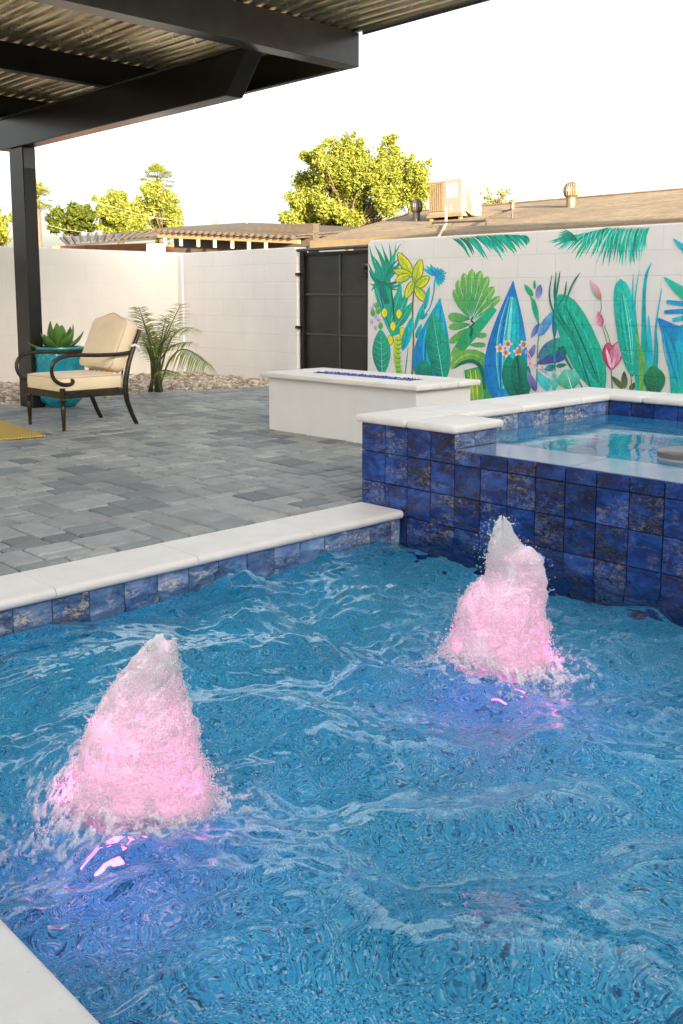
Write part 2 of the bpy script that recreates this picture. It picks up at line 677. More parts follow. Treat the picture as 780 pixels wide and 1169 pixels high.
def pebble_mat():
    t = NT('blue pebble plaster')
    v = t.n('ShaderNodeTexVoronoi')
    v.inputs['Scale'].default_value = 230
    t.l(t.coord(), v.inputs['Vector'])
    sp = t.n('ShaderNodeSeparateColor')
    t.l(v.outputs['Color'], sp.inputs[0])
    c = t.ramp(sp.outputs[0], [(0.0, (0.004, 0.08, 0.19, 1)), (0.16, (0.012, 0.28, 0.54, 1)), (0.36, (0.026, 0.50, 0.84, 1)), (0.85, (0.07, 0.66, 0.90, 1)), (1.0, (0.60, 0.85, 0.92, 1))])
    n = t.noise(2.2, 4)
    c = t.mix(1.0, c, t.ramp(n, [(0.3, 0.8), (0.7, 1.15)]), 'MULTIPLY')
    t.set(color=c, rough=0.6, normal=t.bump(v.outputs['Distance'], 0.4, 0.004))
    return t.m


M['pebble'] = pebble_mat()


def water_mat(name, scale, strength, dist):
    t = NT(name)
    n1 = t.noise(scale, 4, 0.55, dist=0.4)
    n2 = t.noise(scale * 3.1, 3, 0.5)
    h = t.math('ADD', n1, t.math('MULTIPLY', n2, 0.3))
    t.set(color=(0.93, 0.985, 1.0, 1), rough=0.0, trans=1.0, ior=1.333, normal=t.bump(h, strength, dist))
    return t.m


M['water'] = water_mat('pool water', 9, 0.035, 0.03)
M['spa_water'] = water_mat('spa water', 5, 0.06, 0.03)


def foam_mat():
    t = NT('aerated water')
    n = t.noise(170, 5, 0.65, vec=t.coord((1, 1, 0.6)))
    n2 = t.noise(45, 5, 0.6, vec=t.coord((1, 1, 0.45)))
    nb = t.bump(t.math('ADD', t.math('MULTIPLY', n, 0.8), t.math('MULTIPLY', n2, 0.6)), 0.5, 0.010)
    n5 = t.noise(330, 4, 0.7)
    c = t.ramp(n, [(0.3, (0.92, 0.93, 0.95, 1)), (0.6, (0.99, 0.99, 0.99, 1))])
    c = t.mix(1.0, c, t.ramp(n5, [(0.30, 0.84), (0.52, 1.0)]), 'MULTIPLY')
    t.set(color=c, rough=0.22, normal=nb, spec=0.5)
    t.bsdf.inputs['Subsurface Weight'].default_value = 0.55
    t.bsdf.inputs['Subsurface Radius'].default_value = (1, 1, 1)
    t.bsdf.inputs['Subsurface Scale'].default_value = 0.008
    tr = t.n('ShaderNodeBsdfTranslucent')
    t.l(c, tr.inputs['Color'])
    t.l(nb, tr.inputs['Normal'])
    mx = t.n('ShaderNodeMixShader')
    mx.inputs[0].default_value = 0.18
    t.l(t.bsdf.outputs[0], mx.inputs[1])
    t.l(tr.outputs[0], mx.inputs[2])
    t.l(mx.outputs[0], t.out.inputs[0])
    return t.m


M['foam'] = foam_mat()


def foam_film_mat():
    t = NT('drifting foam film')
    a = t.attr()
    n = t.noise(260, 4, 0.65)
    al = t.math('MULTIPLY', a.outputs['Fac'], t.ramp(n, [(0.32, 0.35), (0.62, 1.0)]))
    t.set(color=(0.95, 0.96, 0.97, 1), rough=0.3, normal=t.bump(n, 0.4, 0.006))
    tr = t.n('ShaderNodeBsdfTransparent')
    mx = t.n('ShaderNodeMixShader')
    t.l(al, mx.inputs[0])
    t.l(tr.outputs[0], mx.inputs[1])
    t.l(t.bsdf.outputs[0], mx.inputs[2])
    t.l(mx.outputs[0], t.out.inputs[0])
    return t.m


M['foam_film'] = foam_film_mat()


def bead_mat():
    t = NT('foam bead')
    t.set(color=(0.99, 0.99, 0.99, 1), rough=0.15, spec=0.5)
    tr = t.n('ShaderNodeBsdfTranslucent')
    tr.inputs['Color'].default_value = (0.99, 0.99, 0.99, 1)
    mx = t.n('ShaderNodeMixShader')
    mx.inputs[0].default_value = 0.25
    t.l(t.bsdf.outputs[0], mx.inputs[1])
    t.l(tr.outputs[0], mx.inputs[2])
    t.l(mx.outputs[0], t.out.inputs[0])
    return t.m


M['bead'] = bead_mat()


def drop_mat():
    t = NT('water drop')
    t.set(color=(0.95, 0.97, 1, 1), rough=0.02, trans=1.0, ior=1.33)
    return t.m


M['drop'] = drop_mat()


def lamp_mat():
    t = NT('pink led lens')
    t.set(color=(0.9, 0.4, 0.7, 1), emit=(1.0, 0.16, 0.52, 1), emit_s=0.9)
    return t.m


M['led'] = lamp_mat()

# ------------------------------------------------------------------ levels and lines of the place
WZ = -0.122                       # pool water
PX = -3.385                       # pool's left tiled wall
PY0, PY1 = 0.655, 3.68             # pool's near wall, spa front
SZ = 0.360                        # spa water
WALL_Y = 8.1
WALL_X = -11.83
SHELF_X = -0.80                   # edge of the shallow shelf
SHELF_Z = -0.40

# ------------------------------------------------------------------ ground
m = MB()
hx0, hx1, hy0, hy1 = PX - 0.10, 3.2, PY0 - 0.1, 6.2
for (x0, x1, y0, y1) in ((-400, hx0, -400, 400), (hx1, 400, -400, 400), (hx0, hx1, -400, hy0), (hx0, hx1, hy1, 400)):
    m.poly([(x0, y0, -0.03), (x1, y0, -0.03), (x1, y1, -0.03), (x0, y1, -0.03)])
struct(m.build('ground', M['earth']))


# ------------------------------------------------------------------ paving: mixed-size concrete pavers on sand
GRAVEL_EDGE = [(-4.0, -9.72), (4.2, -9.66), (5.5, -9.72), (6.2, -9.80), (6.8, -9.56), (7.6, -9.40), (8.2, -9.30)]


def gravel_x(y):
    for (a, xa), (b, xb) in zip(GRAVEL_EDGE, GRAVEL_EDGE[1:]):
        if a <= y <= b:
            return xa + (xb - xa) * (y - a) / (b - a)
    return -9.7


def pave(m, x0, x1, y0, y1, keep):
    U = 0.0775
    nx, ny = int((x1 - x0) / U), int((y1 - y0) / U)
    used = np.zeros((nx, ny), bool)
    sizes = [(3, 3), (3, 2), (2, 3), (4, 3), (3, 4), (2, 2), (4, 2), (3, 5)]
    wts = [4, 6, 4, 2, 1, 3, 1.5, 0]
    tones = [(0.27, 0.29, 0.285), (0.33, 0.345, 0.33), (0.38, 0.385, 0.365), (0.215, 0.232, 0.235), (0.31, 0.315, 0.30), (0.17, 0.185, 0.19), (0.35, 0.355, 0.34)]
    tw = [5, 5, 4, 2.4, 5, 1.0, 4]
    for j in range(ny):
        for i in range(nx):
            if used[i, j]:
                continue
            opts = [(s, w) for s, w in zip(sizes, wts) if i + s[0] <= nx and j + s[1] <= ny and not used[i:i + s[0], j:j + s[1]].any()]
            if opts:
                s = random.choices([o[0] for o in opts], [o[1] for o in opts])[0]
            else:
                s = (1, 1)
                while j + s[1] < ny and s[1] < 3 and not used[i, j + s[1]]:
                    s = (1, s[1] + 1)
            used[i:i + s[0], j:j + s[1]] = True
            xa, ya = x0 + i * U, y0 + j * U
            if not keep(xa + s[0] * U / 2, ya + s[1] * U / 2):
                continue
            c = random.choices(tones, tw)[0]
            k = random.uniform(0.92, 1.08)
            m.col = (c[0] * k, c[1] * k, c[2] * k, 1)
            dz = random.uniform(-0.0015, 0.0015)
            g = 0.0062
            m.cham((xa + g, ya + g, -0.026), (1, 0, 0), (0, 1, 0), (0, 0, 1), s[0] * U - 2 * g, s[1] * U - 2 * g, 0.026 + dz, 0.009)


m = MB()
pave(m, -9.92, -3.67, -3.0, 8.09, lambda x, y: x > gravel_x(y) - 0.02)
pave(m, -3.67, 3.0, 5.95, 8.09, lambda x, y: True)
pave(m, -3.67, 3.0, -3.0, 0.37, lambda x, y: True)
m.col = (1, 1, 1, 1)
struct(m.build('paved_patio', M['paver'], fix=False))
m = MB()
m.poly([(-10.0, -3.2, -0.014), (-3.66, -3.2, -0.014), (-3.66, 8.1, -0.014), (-10.0, 8.1, -0.014)])
m.poly([(-3.66, -3.2, -0.014), (3.2, -3.2, -0.014), (3.2, 0.38, -0.014), (-3.66, 0.38, -0.014)])
m.poly([(-3.66, 5.9, -0.014), (3.2, 5.9, -0.014), (3.2, 8.1, -0.014), (-3.66, 8.1, -0.014)])
struct(m.build('joint_sand', M['sand']))

# gravel bed: a low mound of soil and thousands of small stones
m = MB()
nyb = 44
rows = []
for j in range(nyb + 1):
    y = -3.0 + (WALL_Y - 0.01 + 3.0) * j / nyb
    xe = gravel_x(y)
    rows.append([(x, y, z) for x, z in ((WALL_X + 0.01, 0.02), (WALL_X + 0.9, 0.02), (xe - 0.25, 0.015), (xe + 0.02, -0.02))])
for j in range(nyb):
    for i in range(3):
        m.poly([rows[j][i], rows[j][i + 1], rows[j + 1][i + 1], rows[j + 1][i]])
struct(m.build('gravel_bed', M['earth']))


def ico_template():
    bm = bmesh.new()
    bmesh.ops.create_icosphere(bm, subdivisions=1, radius=1.0)
    v = np.array([q.co[:] for q in bm.verts])
    f = [[q.index for q in p.verts] for p in bm.faces]
    bm.free()
    return v, f


ICO_V, ICO_F = ico_template()


def blobs(m, pts, radii, squash=(1, 1, 1), jitter=0.25):
    for p, r in zip(pts, radii):
        a = random.uniform(0, 6.28)
        sc = np.array([random.uniform(0.75, 1.3) * squash[0], random.uniform(0.75, 1.2) * squash[1], random.uniform(0.7, 1.1) * squash[2]])
        v = ICO_V * (1 + RNG.uniform(-jitter, jitter, (len(ICO_V), 1))) * sc * r
        ca, sa = math.cos(a), math.sin(a)
        v = np.stack([v[:, 0] * ca - v[:, 1] * sa, v[:, 0] * sa + v[:, 1] * ca, v[:, 2]], 1) + np.array(p)
        b = len(m.v)
        m.v += [tuple(q) for q in v]
        for f in ICO_F:
            m.face([b + i for i in f])


m = MB()
pts, rad = [], []
for k in range(6500):
    y = random.uniform(1.5, WALL_Y - 0.03)
    xe = gravel_x(y)
    x = xe + 0.05 - abs(random.gauss(0, 0.9)) if random.random() < 0.6 else random.uniform(WALL_X + 0.03, xe)
    if x < WALL_X + 0.03:
        continue
    tt = min(1, (xe + 0.02 - x) / 0.27)
    z = -0.018 + 0.035 * max(0, tt)
    r = random.choice((0.012, 0.018, 0.022, 0.028, 0.036))
    pts.append((x, y, z + r * 0.3))
    rad.append(r)
blobs(m, pts, rad, (1.1, 1, 0.75))
o = stuff(m.build('gravel', M['stone'], fix=False))
tag(o, 'tan and brown loose gravel along the foot of the white walls', 'gravel')
for (px, py, r) in ((172, 446, 0.07), (240, 441, 0.055), (262, 440, 0.05), (20, 455, 0.07), (4, 458, 0.085), (297, 439.5, 0.05)):
    pass

# ------------------------------------------------------------------ walls
def rounded_rect(x0, x1, z0, z1, r, corners):
    """outline in (x,z); corners subset of 'tl','tr'"""
    pts = [(x0, z0), (x1, z0)]
    if 'tr' in corners:
        for k in range(7):
            a = k / 6 * math.pi / 2
            pts.append((x1 - r + r * math.cos(a), z1 - r + r * math.sin(a)))
    else:
        pts.append((x1, z1))
    if 'tl' in corners:
        for k in range(7):
            a = math.pi / 2 + k / 6 * math.pi / 2
            pts.append((x0 + r + r * math.cos(a), z1 - r + r * math.sin(a)))
    else:
        pts.append((x0, z1))
    return pts


t = thing('block_wall', 'plain white block wall behind the chair and potted agave', 'wall', (WALL_X, 2, 0))
m = MB()
m.box(WALL_X - 0.2, WALL_X, -8, 8.3, -0.05, 1.738)
m.build('block_courses', M['wall_y'], t, bevel=0.012)

t = thing('block_wall', 'white block wall between the fence corner and the black gate', 'wall', (-10.5, 8.2, 0))
m = MB()
m.prism(rounded_rect(WALL_X + 0.003, -9.262, -0.05, 1.728, 0.05, ('tr',)), 'y', WALL_Y, WALL_Y + 0.2)
m.build('block_courses', M['wall_x'], t, bevel=0.012)
m = MB()
m.box(WALL_X + 0.004, WALL_X + 0.10, WALL_Y - 0.035, WALL_Y - 0.001, -0.05, 1.70)
m.build('corner_pilaster', M['stucco'], t, bevel=0.006)

mural_wall = thing('block_wall', 'white block wall painted with tropical leaves, right of the gate', 'wall', (-3, 8.2, 0))
m = MB()
m.prism(rounded_rect(-8.015, 3.5, -0.05, 1.757, 0.06, ('tl',)), 'y', WALL_Y, WALL_Y + 0.2)
m.build('block_courses', M['wall_x'], mural_wall, bevel=0.014)

# ------------------------------------------------------------------ mural: flat paint on the wall, in the wall's own plane
PAL = dict(td=(14, 104, 92), teal=(18, 150, 126), tg=(24, 172, 140), aqua=(28, 190, 182), pale=(120, 215, 205), cyan=(24, 168, 205), blue=(22, 112, 190),
           deep=(28, 80, 160), lime=(205, 212, 24), yel=(226, 216, 50), grn=(44, 150, 86), lg=(120, 176, 78), olive=(96, 120, 52), dk=(18, 74, 62), purp=(78, 72, 152),
           lav=(140, 150, 200), pink=(236, 176, 206), rose=(196, 88, 116), drose=(150, 48, 84), org=(214, 140, 40), wht=(214, 222, 224), brn=(110, 100, 60), pgrn=(165, 200, 120))
PAL = {k: lin(*v, 1.22) for k, v in PAL.items()}
paint = MB()
_layer = [0]
ZN = {3: (410, 250, 4.105), 4: (590, 250, 4.105), 5: (500, 300, 6.5), 6: (590, 300, 7.09), 7: (690, 260, 5.845), 8: (410, 255, 7.09)}


def wpt(z, x, y):
    ox, oy, s = ZN[z]
    p = at_y(ox + x / s, oy + y / s, WALL_Y)
    p.z = min(p.z, 1.752)
    p.x = max(p.x, -8.008)
    p.y = WALL_Y - 0.0008 - 0.000012 * _layer[0]
    return p


def mixc(a, b, t):
    return tuple(a[i] * (1 - t) + b[i] * t for i in range(3)) + (1,)


def strip(z, C, W0, W1, ca, cb, ca2=None, cb2=None):
    """ribbon around centreline C with half widths W0 (left) W1 (right); colour ca->cb along it, ca2->cb2 on the other side"""
    _layer[0] += 1
    n = len(C)
    ca2, cb2 = ca2 or ca, cb2 or cb
    Lp, Cp, Rp = [], [], []
    for i in range(n):
        a, b = C[max(i - 1, 0)], C[min(i + 1, n - 1)]
        d = math.hypot(b[0] - a[0], b[1] - a[1]) or 1
        nx, ny = -(b[1] - a[1]) / d, (b[0] - a[0]) / d
        Lp.append(wpt(z, C[i][0] + nx * W0[i], C[i][1] + ny * W0[i]))
        Cp.append(wpt(z, *C[i]))
        Rp.append(wpt(z, C[i][0] - nx * W1[i], C[i][1] - ny * W1[i]))
    for i in range(n - 1):
        t0, t1 = i / (n - 1), (i + 1) / (n - 1)
        a0, a1 = mixc(ca, cb, t0), mixc(ca, cb, t1)
        b0, b1 = mixc(ca2, cb2, t0), mixc(ca2, cb2, t1)
        m0, m1 = mixc(a0, b0, 0.5), mixc(a1, b1, 0.5)
        paint.poly([Lp[i], Lp[i + 1], Cp[i + 1], Cp[i]], [a0, a1, m1, m0])
        paint.poly([Cp[i], Cp[i + 1], Rp[i + 1], Rp[i]], [m0, m1, b1, b0])


def centre(b, tip, bend, n):
    dx, dy = tip[0] - b[0], tip[1] - b[1]
    d = math.hypot(dx, dy) or 1
    nx, ny = -dy / d, dx / d
    return [(b[0] + dx * t + nx * bend * math.sin(math.pi * t), b[1] + dy * t + ny * bend * math.sin(math.pi * t)) for t in [i / n for i in range(n + 1)]]


def leaf(z, b, tip, w, ca='teal', cb='aqua', c2=None, bend=0, p=0.8, veins=0, vc='pale', rib=None, blunt=0.0, outline=None, n=16, pw=0.75):
    C = centre(b, tip, bend, n)
    prof = []
    for i in range(n + 1):
        t = i / n
        s = math.sin(math.pi * min(1, t ** p)) ** pw
        if blunt and t > 0.5:
            s = max(s, math.sqrt(max(0, 1 - ((t - 0.5) / 0.5) ** (2 + 4 * blunt))))
        if t in (0.0, 1.0):
            s = 0.02
        prof.append(s * w / 2)
    A, B = PAL[ca], PAL[cb]
    A2 = PAL[c2] if c2 else A
    if outline:
        strip(z, C, [q + 4.5 for q in prof], [q + 4.5 for q in prof], PAL[outline], PAL[outline])
    strip(z, C, prof, prof, A, B, A2, mixc(B, A2, 0.35))
    for k in range(veins):
        t = (k + 0.6) / (veins + 0.7)
        i = min(n - 1, int(t * n))
        c0 = C[i]
        d = C[min(n, i + 3)]
        d0 = math.hypot(d[0] - c0[0], d[1] - c0[1]) or 1
        fx, fy = (d[0] - c0[0]) / d0, (d[1] - c0[1]) / d0
        for sgn in (1, -1):
            ww = prof[min(n, i + 1)] * 0.92
            e = (c0[0] + fx * ww * 0.75 - fy * sgn * ww, c0[1] + fy * ww * 0.75 + fx * sgn * ww)
            lw = max(1.2, w * 0.016)
            cc = mixc(PAL[vc], PAL[ca], random.uniform(0.1, 0.6))
            strip(z, centre(c0, e, sgn * ww * 0.1, 4), [lw, lw, lw * .8, lw * .5, 0.2], [lw, lw, lw * .8, lw * .5, 0.2], cc, mixc(cc, A, 0.5))
    if rib:
        lw = max(1.4, w * 0.022)
        strip(z, C, [lw * (1 - i / n * 0.8) for i in range(n + 1)], [lw * (1 - i / n * 0.8) for i in range(n + 1)], PAL[rib], PAL[rib])


def streaks(z, b, tip, w, ca, k, bend=0, p=0.8):
    """lengthwise brush strokes inside a leaf"""
    for q in range(k):
        u = (q + 0.5) / k * 2 - 1
        C = centre((b[0], b[1]), tip, bend + u * w * 0.30, 10)
        lw = w * random.uniform(0.012, 0.035)
        ws = [lw * math.sin(math.pi * min(1, max(0.02, i / 10))) + 0.2 for i in range(11)]
        c = PAL[random.choice(ca)]
        strip(z, C[1:-1], ws[1:-1], ws[1:-1], c, c)


def stroke(z, pts, w, ca, cb=None):
    """smooth ribbon through points"""
    P = [Vector((a, b)) for a, b in pts]
    out = []
    for i in range(len(P) - 1):
        p0, p1, p2, p3 = P[max(i - 1, 0)], P[i], P[i + 1], P[min(i + 2, len(P) - 1)]
        for k in range(6):
            t = k / 6
            out.append(0.5 * ((2 * p1) + (p2 - p0) * t + (2 * p0 - 5 * p1 + 4 * p2 - p3) * t * t + (3 * p1 - p0 - 3 * p2 + p3) * t ** 3))
    out.append(P[-1])
    n = len(out)
    if not hasattr(w, '__len__'):
        w = [w, w]
    ws = []
    for i in range(n):
        t = i / (n - 1) * (len(w) - 1)
        k = min(int(t), len(w) - 2)
        ws.append((w[k] + (w[k + 1] - w[k]) * (t - k)) / 2)
    strip(z, [(q.x, q.y) for q in out], ws, ws, PAL[ca], PAL[cb or ca])


def oval(z, c, rx, ry, ca, cb=None, ang=0):
    dx, dy = math.sin(ang) * ry, -math.cos(ang) * ry
    leaf(z, (c[0] - dx, c[1] - dy), (c[0] + dx, c[1] + dy), rx * 2, ca, cb or ca, p=1.0, n=10)


# hanging fern, upper left
for i in range(34):
    t = i / 33
    s = (436 + 330 * t, 90 - 22 * math.sin(t * 2.2) + 6 * t)
    a = R(52 - 14 * t + random.uniform(-9, 9))
    L = (60 + 75 * math.sin(math.pi * min(1, 0.25 + t * 0.75))) * random.uniform(0.75, 1.15)
    leaf(3, s, (s[0] + L * math.cos(a), s[1] + L * math.sin(a)), random.uniform(9, 15), random.choice(('teal', 'td', 'tg')), random.choice(('tg', 'teal', 'aqua')), bend=-8, n=8)
# hanging fern, upper middle
for i in range(64):
    t = (i / 63) ** 0.9
    s = (262 + 362 * t, 100 - 62 * min(1, t * 2.2) ** 0.7)
    a = R(178 - 76 * min(1, t * 1.5) + random.uniform(-8, 8))
    L = (105 + 40 * math.sin(t * 3.0)) * random.uniform(0.7, 1.25)
    leaf(4, s, (s[0] + L * math.cos(a), s[1] + abs(L * math.sin(a)) * 1.08 + 10), random.uniform(8, 14), random.choice(('teal', 'td', 'tg', 'tg')), random.choice(('tg', 'aqua', 'teal', 'pale')), bend=random.uniform(6, 14), n=8)
for i in range(9):
    a = R(150 + i * 9)
    leaf(4, (285, 100), (285 + 95 * math.cos(a), 100 + 60 * math.sin(a) - 14), 8, 'td', 'tg', bend=8, n=8)
for i in range(16):
    s = (330 + i * 18, 48 - 0.4 * i)
    leaf(4, s, (s[0] - 20, s[1] + 120 * random.uniform(.6, 1.1)), 5, 'pale', 'aqua', bend=8, n=6)

# agave plant at the wall's left end
stroke(3, [(128, 250), (120, 340), (140, 440), (175, 545)], [40, 62, 74, 46], 'teal', 'tg')
stroke(3, [(85, 200), (95, 290), (120, 400)], [12, 46, 50], 'teal', 'td')
stroke(3, [(190, 300), (185, 400), (160, 500)], [10, 40, 40], 'tg', 'teal')
for b, tp, w in (((150, 480), (200, 310), 42), ((165, 500), (235, 330), 40), ((170, 515), (258, 385), 44), ((120, 440), (70, 300), 30)):
    leaf(3, b, tp, w, 'teal', 'tg', rib='pale', n=10)
for tp in ((46, 205), (50, 125), (58, 165), (72, 118), (88, 140), (104, 112), (118, 150), (140, 108), (172, 118), (200, 112), (206, 150), (212, 205), (196, 182), (52, 262), (46, 235), (48, 300), (206, 262), (214, 236), (56, 340), (205, 300), (66, 318), (190, 330)):
    leaf(3, (124 + random.uniform(-8, 8), 300 + random.uniform(-14, 14)), tp, random.uniform(12, 17), random.choice(('td', 'teal')), random.choice(('teal', 'tg')), bend=random.choice((-14, 14)), rib='td', n=10, p=0.6)
stroke(3, [(98, 330), (118, 430), (150, 520)], [5, 8, 4], 'deep', 'blue')
stroke(3, [(150, 310), (160, 400), (165, 470)], [5, 9, 4], 'td', 'dk')
for c in ((62, 420), (78, 455), (60, 482), (92, 470), (72, 400), (80, 510)):
    oval(3, c, 9, 13, 'lav', 'pink')
for c in ((84, 405), (66, 440), (102, 500), (90, 430)):
    oval(3, c, 12, 18, 'grn', 'lg')
for c in ((120, 440), (188, 445), (160, 503), (204, 531), (148, 568)):
    oval(3, c, 16, 26, 'brn')
    oval(3, c, 13, 23, 'lime', 'yel')
leaf(3, (110, 735), (102, 515), 86, 'teal', 'tg', c2='td', veins=7, rib='pale', p=1.0)
stroke(3, [(185, 550), (178, 640), (190, 730)], [34, 30, 28], 'lime', 'lg')
for k in range(8):
    stroke(3, [(172 + k % 2 * 4, 562 + k * 21), (184, 570 + k * 21), (200, 560 + k * 21)], [2, 6, 2], 'grn')
# yellow leaved plant
stroke(3, [(262, 300), (252, 420), (256, 560), (250, 735)], [7, 8, 8, 10], 'brn', 'olive')
for tp, b, w in (((183, 158), (250, 262), 42), ((292, 188), (262, 300), 43), ((163, 240), (250, 268), 34), ((172, 290), (240, 262), 34), ((330, 268), (266, 322), 39), ((320, 392), (264, 320), 37), ((220, 372), (256, 290), 33)):
    leaf(3, b, tp, w, 'lime', 'yel', c2='lg', rib='olive', outline='olive', p=0.9)
# blue fan flower
stroke(3, [(356, 285), (350, 350), (330, 420), (290, 470)], [5, 6, 6, 4], 'cyan', 'teal')
for k in range(13):
    a = R(-140 + k * 17)
    L = 78 if k < 3 else 58
    e = (355 + L * math.cos(a) * 0.95, 262 + L * math.sin(a) * 0.85 + 10)
    leaf(3, (358, 268), e, 17, 'cyan', 'aqua', c2='blue', n=6)
for k in range(9):
    oval(3, (338 + k * 8.5, 240 + (k % 3) * 7), 2.4, 8, 'blue', 'deep', ang=(k - 4) * 0.15)
for b, tp, w in (((306, 430), (332, 312), 22), ((292, 470), (300, 395), 26), ((268, 560), (295, 490), 24), ((205, 618), (255, 450), 42), ((214, 600), (235, 480), 26), ((285, 470), (325, 445), 20), ((262, 520), (290, 410), 16)):
    leaf(3, b, tp, w, 'cyan', 'aqua', c2='teal', rib='deep', n=10)
# blue and teal spear leaves
leaf(3, (318, 775), (381, 370), 170, 'blue', 'cyan', c2='blue', p=0.6, pw=0.95, n=22)
streaks(3, (318, 760), (381, 380), 165, ('cyan', 'aqua', 'deep'), 9)
leaf(3, (398, 765), (345, 436), 108, 'teal', 'tg', c2='td', p=0.9, veins=10, vc='aqua', rib='pale')
leaf(3, (315, 765), (300, 660), 80, 'td', 'teal', veins=5, vc='tg', p=1.0)
stroke(3, [(216, 735), (225, 660), (232, 600)], [3, 5, 2], 'teal')
# fan leaf (split lobes)
hub = (527, 478)
for tp, w in (((446, 330), 46), ((462, 285), 46), ((492, 250), 44), ((530, 232), 46), ((570, 240), 46), ((606, 266), 44), ((634, 315), 44), ((664, 362), 36)):
    leaf(3, hub, tp, w, 'teal', 'lg', c2='grn', p=1.5, blunt=0.45, rib='wht', n=14)
    C = ((tp[0] - hub[0]), (tp[1] - hub[1]))
    for q in (0.35, 0.7):
        stroke(3, [(hub[0] + C[0] * q + 5, hub[1] + C[1] * q), (hub[0] + C[0] * (q + .25) + 6, hub[1] + C[1] * (q + .25))], [2, 7], 'lg', 'pgrn')
for tp, w, b in (((418, 456), 44, (525, 470)), ((420, 508), 34, (527, 492)), ((424, 580), 36, (530, 505)), ((438, 648), 46, (535, 520)), ((602, 545), 26, (530, 545)), ((596, 590), 24, (515, 590))):
    leaf(3, b, tp, w, 'teal', 'lg', c2='grn', p=1.3, blunt=0.5, n=12)
stroke(3, [(470, 610), (525, 540), (590, 470), (640, 420)], [46, 60, 44, 20], 'grn', 'tg')
for k in range(7):
    oval(3, (527 + random.uniform(-8, 8), 470 + k * 13), 4, 16, 'dk', 'td', ang=random.uniform(-.8, .8))
# arching leaf and striped leaf under it
stroke(3, [(528, 700), (545, 770), (555, 850)], [70, 84, 70], 'grn', 'lg')
for k in range(6):
    stroke(3, [(510 + k * 12, 705), (518 + k * 12, 770), (530 + k * 9, 845)], [3, 9, 5], random.choice(('lime', 'lg', 'td')))
stroke(3, [(432, 700), (470, 655), (530, 640), (585, 668), (612, 740), (612, 845)], [14, 56, 60, 62, 58, 52], 'lg', 'grn')
stroke(3, [(446, 700), (490, 672), (540, 668), (575, 705), (590, 800)], [4, 16, 18, 18, 12], 'td', 'td')
stroke(3, [(440, 684), (480, 648), (530, 634), (585, 655)], [3, 8, 10, 4], 'pgrn', 'lg')
# great blue leaf
leaf(3, (672, 870), (724, 290), 200, 'cyan', 'blue', c2='blue', p=0.62, pw=0.95, n=24)
streaks(3, (672, 850), (724, 310), 180, ('aqua', 'pale', 'blue', 'cyan'), 13)
leaf(3, (745, 860), (700, 640), 100, 'td', 'teal', veins=6, vc='tg', p=1.0)
leaf(3, (775, 860), (748, 620), 96, 'td', 'teal', c2='dk', veins=8, vc='grn', rib='dk', p=1.0)
stroke(3, [(742, 640), (752, 740), (755, 840)], [8, 9, 10], 'dk', 'td')
for c in ((662, 606), (690, 626), (746, 622), (772, 588), (700, 585)):
    for k in range(5):
        a = k * 1.2566 + c[0]
        oval(3, (c[0] + 13 * math.cos(a), c[1] + 13 * math.sin(a)), 7, 10, 'pink', 'wht', ang=a + 1.57)
    oval(3, c, 10, 13, 'org', 'org')
    oval(3, (c[0], c[1] + 2), 3, 5, 'brn', 'drose')
# middle section
stroke(4, [(62, 350), (80, 400), (105, 490), (98, 640), (95, 800)], [4, 6, 5, 5, 6], 'grn', 'teal')
leaf(4, (78, 362), (36, 305), 26, 'grn', 'tg', n=10)
leaf(4, (86, 330), (84, 284), 13, 'grn', 'tg', n=8)
leaf(4, (76, 370), (104, 492), 26, 'grn', 'tg', c2='teal', n=10)
oval(4, (106, 341), 16, 36, 'lav', 'purp', ang=0.18)
leaf(4, (108, 490), (68, 558), 26, 'blue', 'lav', c2='deep', n=10)
leaf(4, (104, 550), (176, 428), 44, 'blue', 'cyan', c2='lav', n=10)
leaf(4, (180, 560), (176, 420), 22, 'blue', 'deep', n=10)
leaf(4, (100, 680), (232, 556), 92, 'teal', 'tg', c2='purp', p=0.95)
stroke(4, [(102, 676), (150, 662), (210, 640), (234, 566)], [6, 34, 46, 4], 'purp', 'deep')
stroke(4, [(104, 672), (150, 640), (200, 616), (232, 570)], [2, 4, 4, 2], 'dk', 'dk')
stroke(4, [(186, 250), (180, 420), (178, 600), (180, 700), (172, 800)], [4, 7, 9, 8, 9], 'td', 'teal')
stroke(4, [(205, 600), (235, 660), (270, 720), (310, 790)], [26, 12, 8, 8], 'td', 'teal')
leaf(4, (185, 690), (238, 682), 20, 'td', 'teal', n=8)
leaf(4, (282, 712), (280, 648), 14, 'td', 'dk', n=8)
leaf(4, (182, 690), (130, 705), 30, 'td', 'cyan', n=8)
leaf(4, (262, 800), (232, 702), 110, 'teal', 'pale', c2='grn', p=1.05, rib='wht', veins=4)
leaf(4, (60, 655), (88, 586), 28, 'purp', 'lav', n=8)
leaf(4, (92, 808), (52, 712), 34, 'purp', 'lav', n=10)
leaf(4, (150, 806), (110, 700), 60, 'aqua', 'pale', c2='cyan', p=1.0)
leaf(4, (180, 806), (176, 700), 30, 'aqua', 'pale', n=8)
stroke(4, [(50, 615), (90, 690), (140, 735), (180, 750)], [5, 6, 5, 4], 'pink', 'wht')
for c in ((48, 622), (62, 655), (85, 690), (60, 680), (122, 700), (140, 720), (172, 745), (28, 598), (100, 660)):
    oval(4, c, 6, 12, 'pink', 'rose', ang=random.uniform(-1.2, 1.2))
for c in ((16, 620), (34, 588)):
    oval(4, c, 9, 13, 'org', 'brn')
